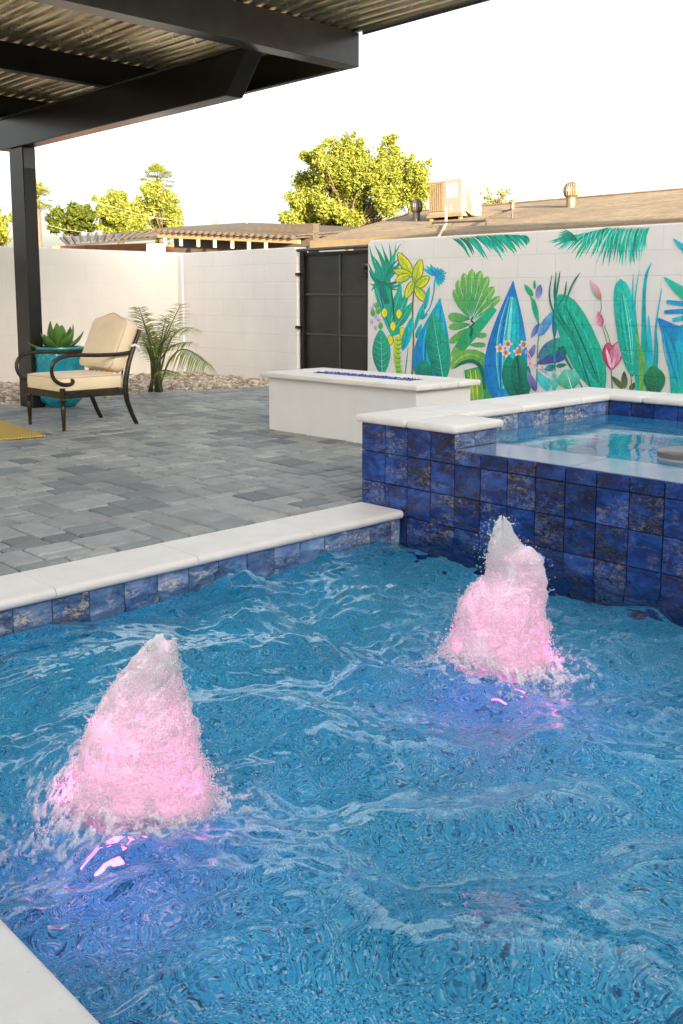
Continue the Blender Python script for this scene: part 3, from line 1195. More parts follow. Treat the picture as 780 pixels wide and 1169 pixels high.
# big banana leaf with strands in front
leaf(4, (404, 820), (202, 352), 158, 'tg', 'tg', c2='teal', p=0.85, veins=14, vc='aqua', rib=None, blunt=0.1, n=22)
streaks(4, (404, 815), (205, 356), 150, ('td', 'aqua', 'teal'), 6)
stroke(4, [(262, 520), (300, 640), (350, 800)], [3, 6, 8], 'td', 'td')
for pts in ([(168, 262), (155, 350), (172, 430), (215, 500), (268, 580), (300, 690), (345, 795)], [(186, 262), (178, 350), (196, 430), (240, 505), (285, 580), (300, 620)],
            [(205, 246), (190, 340), (180, 410), (185, 470)], [(235, 290), (225, 360), (190, 420), (178, 480)], [(298, 252), (262, 310), (232, 390), (222, 450)], [(196, 440), (228, 500), (276, 570), (292, 640)]):
    stroke(4, pts, [2, 8, 9, 9, 8, 5], 'td', 'teal')
# pink buds and tulip
stroke(4, [(396, 370), (398, 420), (390, 450)], [3, 4, 3], 'grn')
leaf(4, (396, 380), (346, 284), 34, 'rose', 'pink', c2='grn', n=12)
leaf(4, (398, 506), (384, 432), 34, 'drose', 'rose', c2='pink', n=10)
stroke(4, [(402, 500), (420, 560), (432, 610)], [3, 3, 3], 'grn', 'brn')
stroke(4, [(412, 500), (435, 560), (448, 620)], [3, 3, 3], 'grn', 'brn')
leaf(4, (446, 706), (428, 580), 58, 'rose', 'rose', c2='drose', p=1.15, outline='drose', n=12)
leaf(4, (446, 706), (480, 576), 56, 'rose', 'pink', c2='drose', p=1.15, outline='drose', n=12)
leaf(4, (446, 702), (420, 604), 16, 'pink', 'pink', n=8)
leaf(4, (452, 700), (466, 610), 14, 'pink', 'rose', n=8)
stroke(4, [(444, 706), (446, 740), (450, 800)], [4, 5, 5], 'olive')
for b, tp, w in (((508, 795), (505, 712), 30), ((500, 795), (446, 735), 26), ((530, 800), (565, 765), 26)):
    leaf(4, b, tp, w, 'olive', 'dk', c2='brn', n=8)
# upright teal leaf
leaf(4, (545, 740), (488, 280), 96, 'tg', 'aqua', c2='teal', p=0.85, veins=9, vc='pale', rib=None, blunt=0.35, n=22)
streaks(4, (545, 730), (488, 290), 90, ('pale', 'teal', 'aqua'), 5)
stroke(4, [(536, 725), (540, 770), (538, 800)], [4, 5, 5], 'grn')
# grass blades
for pts, w, a, b in (([(575, 810), (560, 600), (545, 420), (548, 256)], [34, 24, 10, 2], 'tg', 'cyan'), ([(590, 810), (565, 560), (555, 400), (576, 240)], [26, 20, 9, 2], 'teal', 'aqua'),
                     ([(600, 810), (600, 600), (598, 400), (608, 270), (634, 206)], [42, 30, 16, 14, 3], 'teal', 'cyan'), ([(606, 810), (625, 640), (620, 450)], [40, 30, 3], 'aqua', 'cyan'),
                     ([(640, 810), (655, 640), (655, 500), (682, 325)], [22, 22, 10, 2], 'teal', 'cyan'), ([(592, 810), (580, 640), (556, 500)], [30, 20, 4], 'lg', 'grn'), ([(618, 810), (612, 700), (560, 540)], [22, 14, 3], 'grn', 'lg')):
    stroke(4, pts, w, a, b)
leaf(4, (655, 830), (640, 686), 104, 'td', 'grn', c2='dk', p=1.1, veins=6, vc='teal', rib='olive')
# right edge, running on beyond the frame
_layer[0] += 1
stroke(4, [(665, 465), (720, 560), (760, 690), (770, 815)], [4, 70, 96, 92], 'blue', 'tg')
stroke(4, [(668, 466), (760, 530), (860, 560)], [4, 60, 110], 'blue', 'cyan')
stroke(4, [(800, 560), (830, 700), (820, 815)], [120, 130, 120], 'cyan', 'tg')
streaks(4, (770, 815), (680, 480), 100, ('cyan', 'blue', 'tg'), 6)
for pts, w, a, b in (([(690, 272), (760, 330), (850, 400)], [4, 46, 60], 'aqua', 'grn'), ([(735, 92), (790, 140), (850, 170)], [4, 34, 30], 'cyan', 'tg'), ([(704, 388), (790, 398), (870, 402)], [18, 24, 20], 'cyan', 'blue'),
                     ([(694, 436), (790, 432), (870, 436)], [16, 24, 20], 'blue', 'cyan'), ([(732, 474), (790, 462), (870, 452)], [18, 22, 20], 'cyan', 'aqua'), ([(770, 505), (830, 480), (880, 470)], [12, 16, 20], 'tg', 'teal')):
    stroke(4, pts, w, a, b)
for k in range(5):
    bx = 900 + k * 110
    leaf(4, (bx + 40, 815), (bx, 330 + 60 * (k % 2)), 130, ('tg', 'cyan')[k % 2], ('aqua', 'blue')[k % 2], c2='teal', veins=8, vc='pale')
paint.build('mural_painting', M['mural'], mural_wall, fix=False)

# ------------------------------------------------------------------ gate
gx0, gx1 = -9.255, -8.02
t = thing('metal_gate', 'black metal gate with six dark panels between the white walls', 'gate', (-8.6, 8.2, 0))
m = MB()
m.box(gx0 + 0.015, gx0 + 0.085, WALL_Y + 0.03, WALL_Y + 0.10, 0.0, 1.70)
m.box(gx1 - 0.03, gx1 - 0.003, WALL_Y + 0.05, WALL_Y + 0.10, 0.0, 1.66)
m.box(gx0 + 0.085, gx1 - 0.03, WALL_Y + 0.05, WALL_Y + 0.10, 1.615, 1.655)
m.box(gx0 + 0.085, gx1 - 0.03, WALL_Y + 0.05, WALL_Y + 0.10, 0.04, 0.09)
m.build('gate_frame', M['black_steel'], t, bevel=0.004)
m = MB()
m.tube([(gx0 - 0.03, WALL_Y + 0.02, 1.685), (gx0 + 0.3, WALL_Y + 0.02, 1.687), (gx1 - 0.004, WALL_Y + 0.02, 1.69)], 0.022, 10)
m.build('top_rail', M['grey_steel'], t, smooth='auto')
m = MB()
m.box(gx0 + 0.086, gx1 - 0.031, WALL_Y + 0.075, WALL_Y + 0.082, 0.09, 1.615)
m.build('panel', M['gate_sheet'], t)
m = MB()
xm = at_y(383.5, 330, WALL_Y).x
m.box(xm - 0.012, xm + 0.012, WALL_Y + 0.056, WALL_Y + 0.074, 0.091, 1.614)
for py in (336, 382.5):
    zz = at_y(383, py, WALL_Y).z
    m.box(gx0 + 0.087, xm - 0.013, WALL_Y + 0.056, WALL_Y + 0.074, zz - 0.011, zz + 0.011)
    m.box(xm + 0.013, gx1 - 0.032, WALL_Y + 0.056, WALL_Y + 0.074, zz - 0.011, zz + 0.011)
m.build('glazing_bar', M['grey_steel'], t)
for py in (313, 373.5):
    p = at_y(339.5, py, WALL_Y)
    m = MB()
    m.box(p.x - 0.02, p.x + 0.05, WALL_Y - 0.02, WALL_Y + 0.028, p.z - 0.018, p.z + 0.018)
    m.build('hinge', M['chrome_dark'], t, bevel=0.004)
p = at_y(416, 306, WALL_Y)
m = MB()
m.lathe([(0.0, 0), (0.05, 0.0), (0.055, 0.02), (0.03, 0.05), (0.0, 0.055)], (0, 0, 0), 14, caps=False)
m.v = [(p.x + a, WALL_Y + 0.05 - c, p.z + 0.03 + b) for a, b, c in m.v]
m.build('latch_knob', M['chrome_dark'], t, smooth='auto')
m = MB()
m.box(p.x - 0.035, p.x + 0.04, WALL_Y + 0.0, WALL_Y + 0.05, p.z - 0.12, p.z - 0.05)
m.tube([(p.x - 0.05, WALL_Y - 0.005, p.z - 0.06), (p.x + 0.02, WALL_Y - 0.01, p.z - 0.075), (p.x + 0.05, WALL_Y - 0.005, p.z - 0.11)], 0.015, 8)
m.build('lever', M['chrome_dark'], t)

# ------------------------------------------------------------------ pool shell
m = MB()
D = -1.35
XR = 2.9
m.poly([(PX, PY0, SHELF_Z), (SHELF_X, PY0, SHELF_Z), (SHELF_X, PY1, SHELF_Z), (PX, PY1, SHELF_Z)])
m.poly([(SHELF_X, PY0, SHELF_Z), (SHELF_X + 0.03, PY0, D), (SHELF_X + 0.03, PY1, D), (SHELF_X, PY1, SHELF_Z)])
m.poly([(SHELF_X + 0.03, PY0, D), (XR, PY0, D), (XR, PY1, D), (SHELF_X + 0.03, PY1, D)])
m.poly([(PX - 0.012, PY0 - 0.012, D), (PX - 0.012, PY1 + 0.03, D), (PX - 0.012, PY1 + 0.03, -0.04), (PX - 0.012, PY0 - 0.012, -0.04)])
m.poly([(PX - 0.012, PY0 - 0.012, D), (XR, PY0 - 0.012, D), (XR, PY0 - 0.012, -0.04), (PX - 0.012, PY0 - 0.012, -0.04)])
m.poly([(XR, PY0 - 0.012, D), (XR, PY1 + 0.03, D), (XR, PY1 + 0.03, -0.04), (XR, PY0 - 0.012, -0.04)])
m.poly([(PX - 0.012, PY1 + 0.011, D), (XR, PY1 + 0.011, D), (XR, PY1 + 0.011, -0.52), (PX - 0.012, PY1 + 0.011, -0.52)])
struct(m.build('pool_basin', M['pebble'], fix=False))

PITCH_T = 0.1595


def tiles(m, o, a, b, n, xs, zs, h=0.010):
    """plates on a plane; xs, zs joint positions measured along a and b from o"""
    o, a, b, n = Vector(o), Vector(a), Vector(b), Vector(n)
    g = 0.0022
    for x0, x1 in zip(xs, xs[1:]):
        for z0, z1 in zip(zs, zs[1:]):
            if x1 - x0 < 0.012 or z1 - z0 < 0.012:
                continue
            q = random.random()
            m.col = (q, q, q, 1)
            m.cham(o + a * (x0 + g) + b * (z0 + g) + n * random.uniform(-0.0008, 0.0008), a, b, n, x1 - x0 - 2 * g, z1 - z0 - 2 * g, h, 0.002)


def rng_joints(lo, hi, phase, pitch=PITCH_T):
    k = math.floor((lo - phase) / pitch)
    out = [lo]
    while True:
        k += 1
        v = phase + k * pitch
        if v >= hi - 0.01:
            break
        if v > lo + 0.01:
            out.append(v)
    return out + [hi]


# waterline tile band under the left coping and under the near coping
m = MB()
ys = rng_joints(PY0, PY1 - 0.012, 1.695)
tiles(m, (PX - 0.012, 0, 0), (0, 1, 0), (0, 0, 1), (1, 0, 0), ys, [-0.198, -0.040])
o = m.build('waterline_tile', M['tile_skylit'], fix=False)
tag(o, 'band of blue and ochre glazed tile at the waterline below the left coping', 'tile band')
m = MB()
tiles(m, (0, PY0 - 0.012, 0), (1, 0, 0), (0, 0, 1), (0, 1, 0), rng_joints(PX, XR, 0.0), [-0.198, -0.040])
o = m.build('waterline_tile', M['tile_skylit'], fix=False)
tag(o, 'band of blue glazed tile under the pale coping nearest the viewer', 'tile band')


def nose_profile(x_in, x_out, z_top, th):
    """slab section in (u,z): square at x_in, bullnose at x_out"""
    s = 1 if x_out > x_in else -1
    r = th / 2
    pts = [(x_in, z_top - th), (x_out - s * r, z_top - th)]
    for k in range(1, 8):
        a = -math.pi / 2 + math.pi * k / 8
        pts.append((x_out - s * r + s * r * math.cos(a), z_top - r + r * math.sin(a)))
    pts += [(x_out - s * r, z_top), (x_in, z_top)]
    return pts


COPE_TOP = 0.006
t = thing('pool_coping', 'strip of pale stone coping between grey pavers and the pool', 'coping', (-3.5, 1.8, 0))
ys = [-1.63 + 0.6655 * k for k in range(9)][:8]
ys = [0.68] + [y for y in ys if y > 0.8] + [PY1 - 0.014]
for a, b in zip(ys, ys[1:]):
    m = MB()
    m.prism(nose_profile(-3.668, -3.355, COPE_TOP + random.uniform(-0.0006, 0.0006), 0.044), 'y', a + 0.0016, b - 0.0016)
    m.build('coping_slab', M['coping'], t, smooth='auto')
t = thing('pool_coping', 'pale stone coping in the lower left corner, nearest the viewer', 'coping', (-1.5, 0.5, 0))
xs = [-3.668, -2.9, -2.2, -0.9, 0.3, 1.5, 2.9]
for a, b in zip(xs, xs[1:]):
    m = MB()
    m.prism(nose_profile(0.37, 0.679, COPE_TOP + random.uniform(-0.0006, 0.0006), 0.044), 'x', a + 0.0016, b - 0.0016)
    m.build('coping_slab', M['coping'], t, smooth='auto')

# ------------------------------------------------------------------ raised spa
SX0, SXP = -3.682, -3.03          # left corner; right end of the raised pier
SPILL = 0.366
SXR = 0.9
SIX = -3.335                      # inner face of the left wall
SIY = 5.62                        # inner face of the back wall
SOY = 5.93
LEDGE = 4.02                      # inner edge of the spill ledge
PIER_Y = 4.02
t = thing('raised_spa', 'raised spa clad in cobalt blue tile spilling into the pool', 'spa', (-1.8, 4.6, 0))
m = MB()      # masonry core, dark grout
m.box(SX0 + 0.012, SXP - 0.012, PY1 + 0.012, PIER_Y, -1.3, 0.440)
m.box(SXP - 0.012, SXR, PY1 + 0.012, LEDGE - 0.012, -1.3, SPILL - 0.012)
m.box(SX0 + 0.012, SIX - 0.012, PIER_Y, SOY - 0.012, -1.3, 0.440)
m.box(SIX - 0.012, SXR, SIY + 0.012, SOY - 0.012, -1.3, 0.440)
m.box(SXR, SXR + 0.3, PY1 + 0.012, SOY - 0.012, -1.3, 0.440)
m.build('masonry', M['grout'], t)
m = MB()
ph = -3.0275
zs = [-0.51, -0.35, -0.190, -0.030, 0.1295, 0.291]
xs_p = [SX0] + [ph + PITCH_T * k for k in range(-4, 1)]
xs_p = [x for i, x in enumerate(xs_p) if i == 0 or x > SX0 + 0.03]
xs_p[-1] = SXP
tiles(m, (0, PY1 + 0.012, 0), (1, 0, 0), (0, 0, 1), (0, -1, 0), xs_p, zs + [0.444], 0.012)
xs_s = [SXP] + [ph + PITCH_T * k for k in range(1, 25) if ph + PITCH_T * k < SXR]
tiles(m, (0, PY1 + 0.012, 0), (1, 0, 0), (0, 0, 1), (0, -1, 0), xs_s, zs + [SPILL - 0.002], 0.012)
tiles(m, (SX0 + 0.012, 0, 0), (0, 1, 0), (0, 0, 1), (-1, 0, 0), rng_joints(PY1, SOY, PY1 + PITCH_T), [-0.03, 0.1295, 0.291, 0.444], 0.012)
m.build('tile_cladding', M['tile'], t, fix=False)
m = MB()
tiles(m, (SXP - 0.012, 0, 0), (0, 1, 0), (0, 0, 1), (1, 0, 0), [PY1, PY1 + PITCH_T * 1.0, PIER_Y], [SPILL - 0.002, 0.444], 0.012)
tiles(m, (SIX - 0.012, 0, 0), (0, 1, 0), (0, 0, 1), (1, 0, 0), rng_joints(PIER_Y, SIY, PIER_Y + 0.13), [0.28, 0.444], 0.012)
tiles(m, (0, PIER_Y, 0), (1, 0, 0), (0, 0, 1), (0, 1, 0), rng_joints(SIX, SXP - 0.012, SIX), [0.28, 0.444], 0.012)
m.build('waterline_tile', M['tile_skylit'], t, fix=False)
m = MB()
tiles(m, (0, SIY + 0.012, 0), (1, 0, 0), (0, 0, 1), (0, -1, 0), rng_joints(SIX, SXR, SIX), [0.28, 0.444], 0.012)
m.build('waterline_tile', M['tile'], t, fix=False)


def ledge_mat():
    tt = NT('wet spill ledge tile')
    n1 = tt.noise(7, 6, 0.6, dist=0.5)
    n3 = tt.noise(45, 5, 0.7)
    c = tt.ramp(n1, [(0.3, (0.07, 0.12, 0.27, 1)), (0.55, (0.15, 0.23, 0.40, 1)), (0.75, (0.30, 0.36, 0.46, 1))])  # pale blue-greys put the wet film's sky reflection into the colour
    c = tt.mix(tt.ramp(n3, [(0.62, 0.0), (0.72, 0.5)]), c, (0.02, 0.03, 0.10, 1))
    tt.set(color=c, rough=0.24, normal=tt.bump(tt.math('ADD', n1, tt.math('MULTIPLY', n3, 0.4)), 0.25, 0.008), coat=0.7, coat_rough=0.12)
    return tt.m


m = MB()
tiles(m, (0, 0, SPILL - 0.012), (1, 0, 0), (0, 1, 0), (0, 0, 1), [SXP + 0.001, SXP + 0.66, SXP + 1.32, SXP + 1.98, SXP + 2.64, SXR], [PY1 + 0.001, LEDGE], 0.012)
m.build('spill_ledge', ledge_mat(), t, fix=False)
# spa interior
m = MB()
m.poly([(SIX, LEDGE, -0.5), (SXR, LEDGE, -0.5), (SXR, SIY, -0.5), (SIX, SIY, -0.5)])
m.poly([(SIX, LEDGE, -0.5), (SIX, SIY, -0.5), (SIX, SIY, 0.28), (SIX, LEDGE, 0.28)])
m.poly([(SIX, SIY, -0.5), (SXR, SIY, -0.5), (SXR, SIY, 0.28), (SIX, SIY, 0.28)])
m.poly([(SIX, LEDGE, -0.5), (SXR, LEDGE, -0.5), (SXR, LEDGE, SPILL - 0.012), (SIX, LEDGE, SPILL - 0.012)])
m.poly([(SXR, LEDGE, -0.5), (SXR, SIY, -0.5), (SXR, SIY, 0.44), (SXR, LEDGE, 0.44)])
m.box(SIX + 0.002, SIX + 0.42, LEDGE + 0.02, SIY - 0.002, -0.5, 0.0)
m.box(SIX + 0.42, SXR - 0.002, SIY - 0.42, SIY - 0.002, -0.5, 0.0)
m.build('basin', M['pebble'], t, fix=False)
# coping of the spa: slabs with bullnosed edges
CT = 0.487


def slab(m, x0, x1, y0, y1, z1, th=0.042):
    m.box(x0, x1, y0, y1, z1 - th, z1)


cx = []
for (x0, x1, y0, y1) in ((SX0 - 0.028, -3.337, PY1 - 0.032, PIER_Y + 0.03), (-3.334, SXP + 0.026, PY1 - 0.032, PIER_Y + 0.03),
                         (SX0 - 0.028, SIX + 0.03, PIER_Y + 0.033, 4.62), (SX0 - 0.028, SIX + 0.03, 4.623, 5.25), (SX0 - 0.028, SIX + 0.03, 5.253, SIY - 0.03),
                         (SX0 - 0.028, -3.09, SIY - 0.027, SOY + 0.03), (-3.087, -2.78, SIY - 0.027, SOY + 0.03), (-2.777, -2.15, SIY - 0.027, SOY + 0.03), (-2.147, -1.5, SIY - 0.027, SOY + 0.03),
                         (-1.497, -0.8, SIY - 0.027, SOY + 0.03), (-0.797, 0.2, SIY - 0.027, SOY + 0.03), (0.203, SXR + 0.33, SIY - 0.027, SOY + 0.03), (SXR - 0.03, SXR + 0.33, PY1 - 0.03, SIY - 0.03)):
    m = MB()
    slab(m, x0, x1, y0, y1, CT)
    m.build('coping_slab', M['coping'], t, bevel=0.016, seg=4, smooth=True)

# spa water and the float
m = MB()
NX, NY = 150, 70
X = np.linspace(SIX, SXR, NX + 1)
Y = np.linspace(LEDGE - 0.004, SIY, NY + 1)
for j in range(NY + 1):
    for i in range(NX + 1):
        z = SZ + 0.0022 * mnoise.noise((X[i] * 2.6, Y[j] * 3.4, 1.7)) + 0.0008 * mnoise.noise((X[i] * 8, Y[j] * 9, 4.7))
        m.v.append((X[i], Y[j], z))
for j in range(NY):
    for i in range(NX):
        a = j * (NX + 1) + i
        m.face([a, a + 1, a + NX + 2, a + NX + 1])
struct(m.build('spa_water', M['spa_water'], smooth=True, fix=False))

fc = at_z(782, 524, SZ)
t = thing('pool_float', 'round grey float with a pale band, afloat in the spa at the right edge', 'float', (fc.x, fc.y, SZ))
m = MB()
m.lathe([(0.02, 0.034), (0.07, 0.05), (0.118, 0.044), (0.126, 0.036), (0.126, 0.012)], (fc.x, fc.y, SZ), 40)
m.build('cap', M['float_grey'], t, smooth='auto')
m = MB()
m.lathe([(0.122, -0.006), (0.124, 0.011)], (fc.x, fc.y, SZ), 40)
m.build('band', M['float_pale'], t, smooth='auto')
m = MB()
m.lathe([(0.05, -0.10), (0.10, -0.06), (0.12, -0.007)], (fc.x, fc.y, SZ), 40)
m.build('body', M['float_grey'], t, smooth='auto')

# ------------------------------------------------------------------ pool water
BL = Vector((-1.970, 1.172, WZ))
BR = Vector((-1.910, 2.584, WZ))
step = 0.0125
X = np.arange(PX + 0.0005, XR, step)
Y = np.arange(PY0 + 0.0005, PY1 - 0.013, step)
X[-1], Y[-1] = XR - 0.001, PY1 - 0.013
# coarse beyond the visible part
X = np.concatenate([X[X < 0.6], np.linspace(0.6, XR - 0.001, 60)])
GX, GY = np.meshgrid(X, Y)
Z = np.zeros_like(GX)
rg = np.random.default_rng(5)
rL = np.hypot(GX - BL.x, GY - BL.y)
rR = np.hypot(GX - BR.x, GY - BR.y)


def warp(gx, gy, s, seed):
    q = np.random.default_rng(seed)
    out = np.zeros_like(gx)
    for k in range(7):
        a = q.uniform(0, 2 * np.pi)
        kk = s * q.uniform(0.6, 1.8)
        out += np.sin(kk * (np.cos(a) * gx + np.sin(a) * gy) + q.uniform(0, 6.28))
    return out / 7


WX1, WY1 = warp(GX, GY, 6, 1) * 0.10, warp(GX, GY, 6, 2) * 0.10
rmin = np.minimum(rL, rR)
near = np.exp(-rmin / 0.9)
far_side = np.clip((GY - 1.9) / 1.2, 0, 1) * np.clip((-1.6 - GX) / 1.0, 0, 1)
calm_ = np.clip((PY1 - GY) / 0.7, 0.25, 1)
front_ = np.clip((2.15 - GY) / 0.7, 0, 1) * np.clip((GX + 1.75) / 0.5, 0, 1)
calm_ = calm_ * (1 - 0.66 * front_)
rough_ = calm_ * np.clip(0.42 + 0.55 * near + 0.45 * far_side + 0.7 * warp(GX, GY, 2.5, 9), 0.22, 1.35)
for k in range(60):
    lam = 0.07 * (0.9 / 0.07) ** rg.uniform(0, 1)
    a = rg.normal(R(118), R(42))
    ph_ = rg.uniform(0, 6.28)
    q = rg.uniform(0.5, 1.2)
    s = np.sin(2 * np.pi / lam * (np.cos(a) * (GX + WX1) + np.sin(a) * (GY + WY1)) + ph_)
    if lam > 0.28:
        Z += 0.0150 * lam * q * s
    else:
        Z += 0.0125 * lam * q * rough_ * ((1 - np.abs(s)) * 1.6 - 0.6)
for rr, cxx, cyy, A, lam, tw in ((rL, BL.x, BL.y, 0.0085, 0.24, 0.8), (rR, BR.x, BR.y, 0.0075, 0.20, -0.7)):
    th = np.arctan2(GY - cyy, GX - cxx)
    rw = rr + 0.07 * warp(GX, GY, 7, 7) + 0.03 * tw * np.sin(th * 2 + 1.1)
    env = np.exp(-rr / 0.75) * np.clip(rr / 0.12, 0, 1) * (0.75 + 0.35 * np.sin(th + 2.0))
    ph2 = 2 * np.pi * rw / lam * (1 - 0.10 * np.clip(rr, 0, 2))
    Z += A * env * (np.sin(ph2) * 0.7 + 0.5 * (1 - np.abs(np.sin(ph2 * 0.5 + 0.7))))
    env2 = np.exp(-((rr - 0.16) / 0.13) ** 2)
    ch = np.zeros_like(GX)
    for k in range(26):
        a = rg.uniform(0, 6.28)
        kk = 2 * np.pi / rg.uniform(0.022, 0.07)
        ch += np.sin(kk * (np.cos(a) * GX + np.sin(a) * GY) + rg.uniform(0, 6.28))
    Z += 0.0011 * env2 * ch
chop = np.zeros_like(GX)
for k in range(24):
    a = rg.uniform(0, 6.28)
    kk = 2 * np.pi / rg.uniform(0.05, 0.13)
    chop += np.sin(kk * (np.cos(a) * (GX + WX1 * .5) + np.sin(a) * (GY + WY1 * .5)) + rg.uniform(0, 6.28))
Z += 0.00020 * chop * rough_
Z += np.exp(-(GX - PX) / 0.5) * (0.011 * np.sin(2 * np.pi * GY / 0.95 + 0.6) + 0.006 * np.sin(2 * np.pi * GY / 0.41 + 1.0))
me = bpy.data.meshes.new('pool_water')
ny, nx = GX.shape
V = np.stack([GX, GY, Z + WZ], -1).reshape(-1, 3)
idx = np.arange(nx * ny).reshape(ny, nx)
F = np.stack([idx[:-1, :-1], idx[:-1, 1:], idx[1:, 1:], idx[1:, :-1]], -1).reshape(-1, 4)
me.from_pydata(V.tolist(), [], F.tolist())
me.materials.append(M['water'])
me.shade_smooth()


def water_z(x, y):
    i = min(len(X) - 2, max(0, int(np.searchsorted(X, x)) - 1))
    j = min(len(Y) - 2, max(0, int(np.searchsorted(Y, y)) - 1))
    fx, fy = (x - X[i]) / (X[i + 1] - X[i]), (y - Y[j]) / (Y[j + 1] - Y[j])
    return WZ + (Z[j, i] * (1 - fx) + Z[j, i + 1] * fx) * (1 - fy) + (Z[j + 1, i] * (1 - fx) + Z[j + 1, i + 1] * fx) * fy


ow = bpy.data.objects.new('pool_water', me)
col.objects.link(ow)
struct(ow)


# ------------------------------------------------------------------ bubblers: aerated jets lit by pink lamps below and added fill lights at the foot
def jet(base, w, base_px, rows, label, seed, light_e, drops):
    bx, by = base_px
    s = w / FPX
    ax = Vector((math.cos(YAW), math.sin(YAW), 0))      # across the view
    dp = Vector((-math.sin(YAW), math.cos(YAW), 0))     # away from the viewer
    t = thing('water_jet', label, 'fountain jet', tuple(base))
    rows = sorted(rows, key=lambda q: -q[0])            # bottom first
    hs_ = np.array([max(-0.03, (by - q[0]) * s * 1.01) for q in rows])
    ls = np.array([(q[1] - bx) * s for q in rows])
    rs = np.array([(q[2] - bx) * s for q in rows])
    NH, NA = 230, 190
    H = hs_[-1]
    m = MB()
    rnd = random.Random(seed)
    off = seed * 13.7
    for j in range(NH + 1):
        u = j / NH
        h = hs_[0] + (H - hs_[0]) * u
        l = np.interp(h, hs_, ls)
        r = np.interp(h, hs_, rs)
        c, hw = (l + r) / 2, (r - l) / 2
        for k in range(NA):
            a = 2 * math.pi * k / NA
            ca, sa = math.cos(a), math.sin(a)
            q = Vector((ca * 2.2, sa * 2.2, h * 9 + off))
            big = mnoise.noise(q)
            q2 = Vector((ca * hw * 55, sa * hw * 55, h * 26 + off))
            mid = mnoise.noise(q2)
            q3 = Vector((ca * hw * 150, sa * hw * 150, h * 85 + off))
            fin = mnoise.noise(q3)
            q4 = Vector((ca * hw * 330, sa * hw * 330, h * 210 + off))
            ff = mnoise.noise(q4)
            low = 1.0 - min(1, max(0, h / (H * 0.45)))
            rad = hw * (1 + 0.08 * big) + 0.0035 * mid + (0.0026 + 0.006 * low) * fin + (0.0018 + 0.0024 * low) * ff
            rad = max(0.0012, rad * 0.94)
            p = base + ax * (c + rad * ca) + dp * (rad * 0.85 * sa)
            lift = (0.008 * mid + 0.004 * fin) * (0.3 + u) - 0.045 * (max(0, u - 0.72) / 0.28) * sa * sa + 0.035 * max(0, u - 0.7) / 0.3 * mnoise.noise(Vector((ca * 1.6, sa * 1.6, off + 5)))
            m.v.append((p.x, p.y, base.z + h + lift))
    for j in range(NH):
        for k in range(NA):
            k2 = (k + 1) % NA
            m.face([j * NA + k, j * NA + k2, (j + 1) * NA + k2, (j + 1) * NA + k])
    m.face([NH * NA + k for k in range(NA)])
    m.build('foam_column', M['foam'], t, smooth=True, fix=False)
    # froth skirt: a torn, lumpy collar thrown out round the foot, then lacy foam film drifting on the water
    m = MB()
    NR, NT_ = 84, 280
    grid = {}
    al_ = []
    for jr in range(NR):
        r0 = 0.060 + 0.0031 * jr
        for k in range(NT_):
            a = 2 * math.pi * k / NT_
            ca, sa = math.cos(a), math.sin(a)
            reach = 1.0 + 0.55 * mnoise.noise(Vector((ca * 1.5, sa * 1.5, off))) + 0.35 * mnoise.noise(Vector((ca * 5, sa * 5, off))) + 0.2 * mnoise.noise(Vector((ca * 13, sa * 13, off)))
            x_, y_ = r0 * ca * (1.15 if ca > 0 else 1.05), r0 * sa * 0.92
            t0 = (r0 - 0.075) / (0.150 * max(0.25, reach))
            f1 = mnoise.noise(Vector((x_ * 38, y_ * 38, off + 2)))
            f2 = mnoise.noise(Vector((x_ * 95, y_ * 95, off + 4)))
            f3 = mnoise.noise(Vector((x_ * 230, y_ * 230, off + 6)))
            hgt = 0.080 * math.exp(-t0 * 2.6) * (0.75 + 0.8 * f1 + 0.5 * f2) + 0.007 * f2 + 0.004 * f3
            x_ += 0.006 * f2
            y_ += 0.006 * mnoise.noise(Vector((x_ * 95, y_ * 95, off + 8)))
            p = base + ax * x_ + dp * y_
            b_ = len(m.v)
            m.v.append((p.x, p.y, water_z(p.x, p.y) + max(-0.002, hgt) + 0.0015))
            kv_ = (f1 + 0.8 * f2 + 0.5 * f3) - (-0.62 + 0.70 * t0)
            keep_ = kv_ > 0
            al_.append(min(1.0, max(0.0, kv_ * 2.2 + 0.05)) * (1.0 if t0 < 0.5 else max(0.15, 1.35 - 0.7 * t0)))
            grid[(jr, k)] = (b_, keep_)
    for jr in range(NR - 1):
        for k in range(NT_):
            k2 = (k + 1) % NT_
            q = [grid[(jr, k)], grid[(jr, k2)], grid[(jr + 1, k2)], grid[(jr + 1, k)]]
            if sum(z_[1] for z_ in q) >= 3:
                m.face([z_[0] for z_ in q], [(al_[z_[0]],) * 3 + (1,) for z_ in q])
    # film
    NF = 300
    ext = 0.46
    idx_ = {}
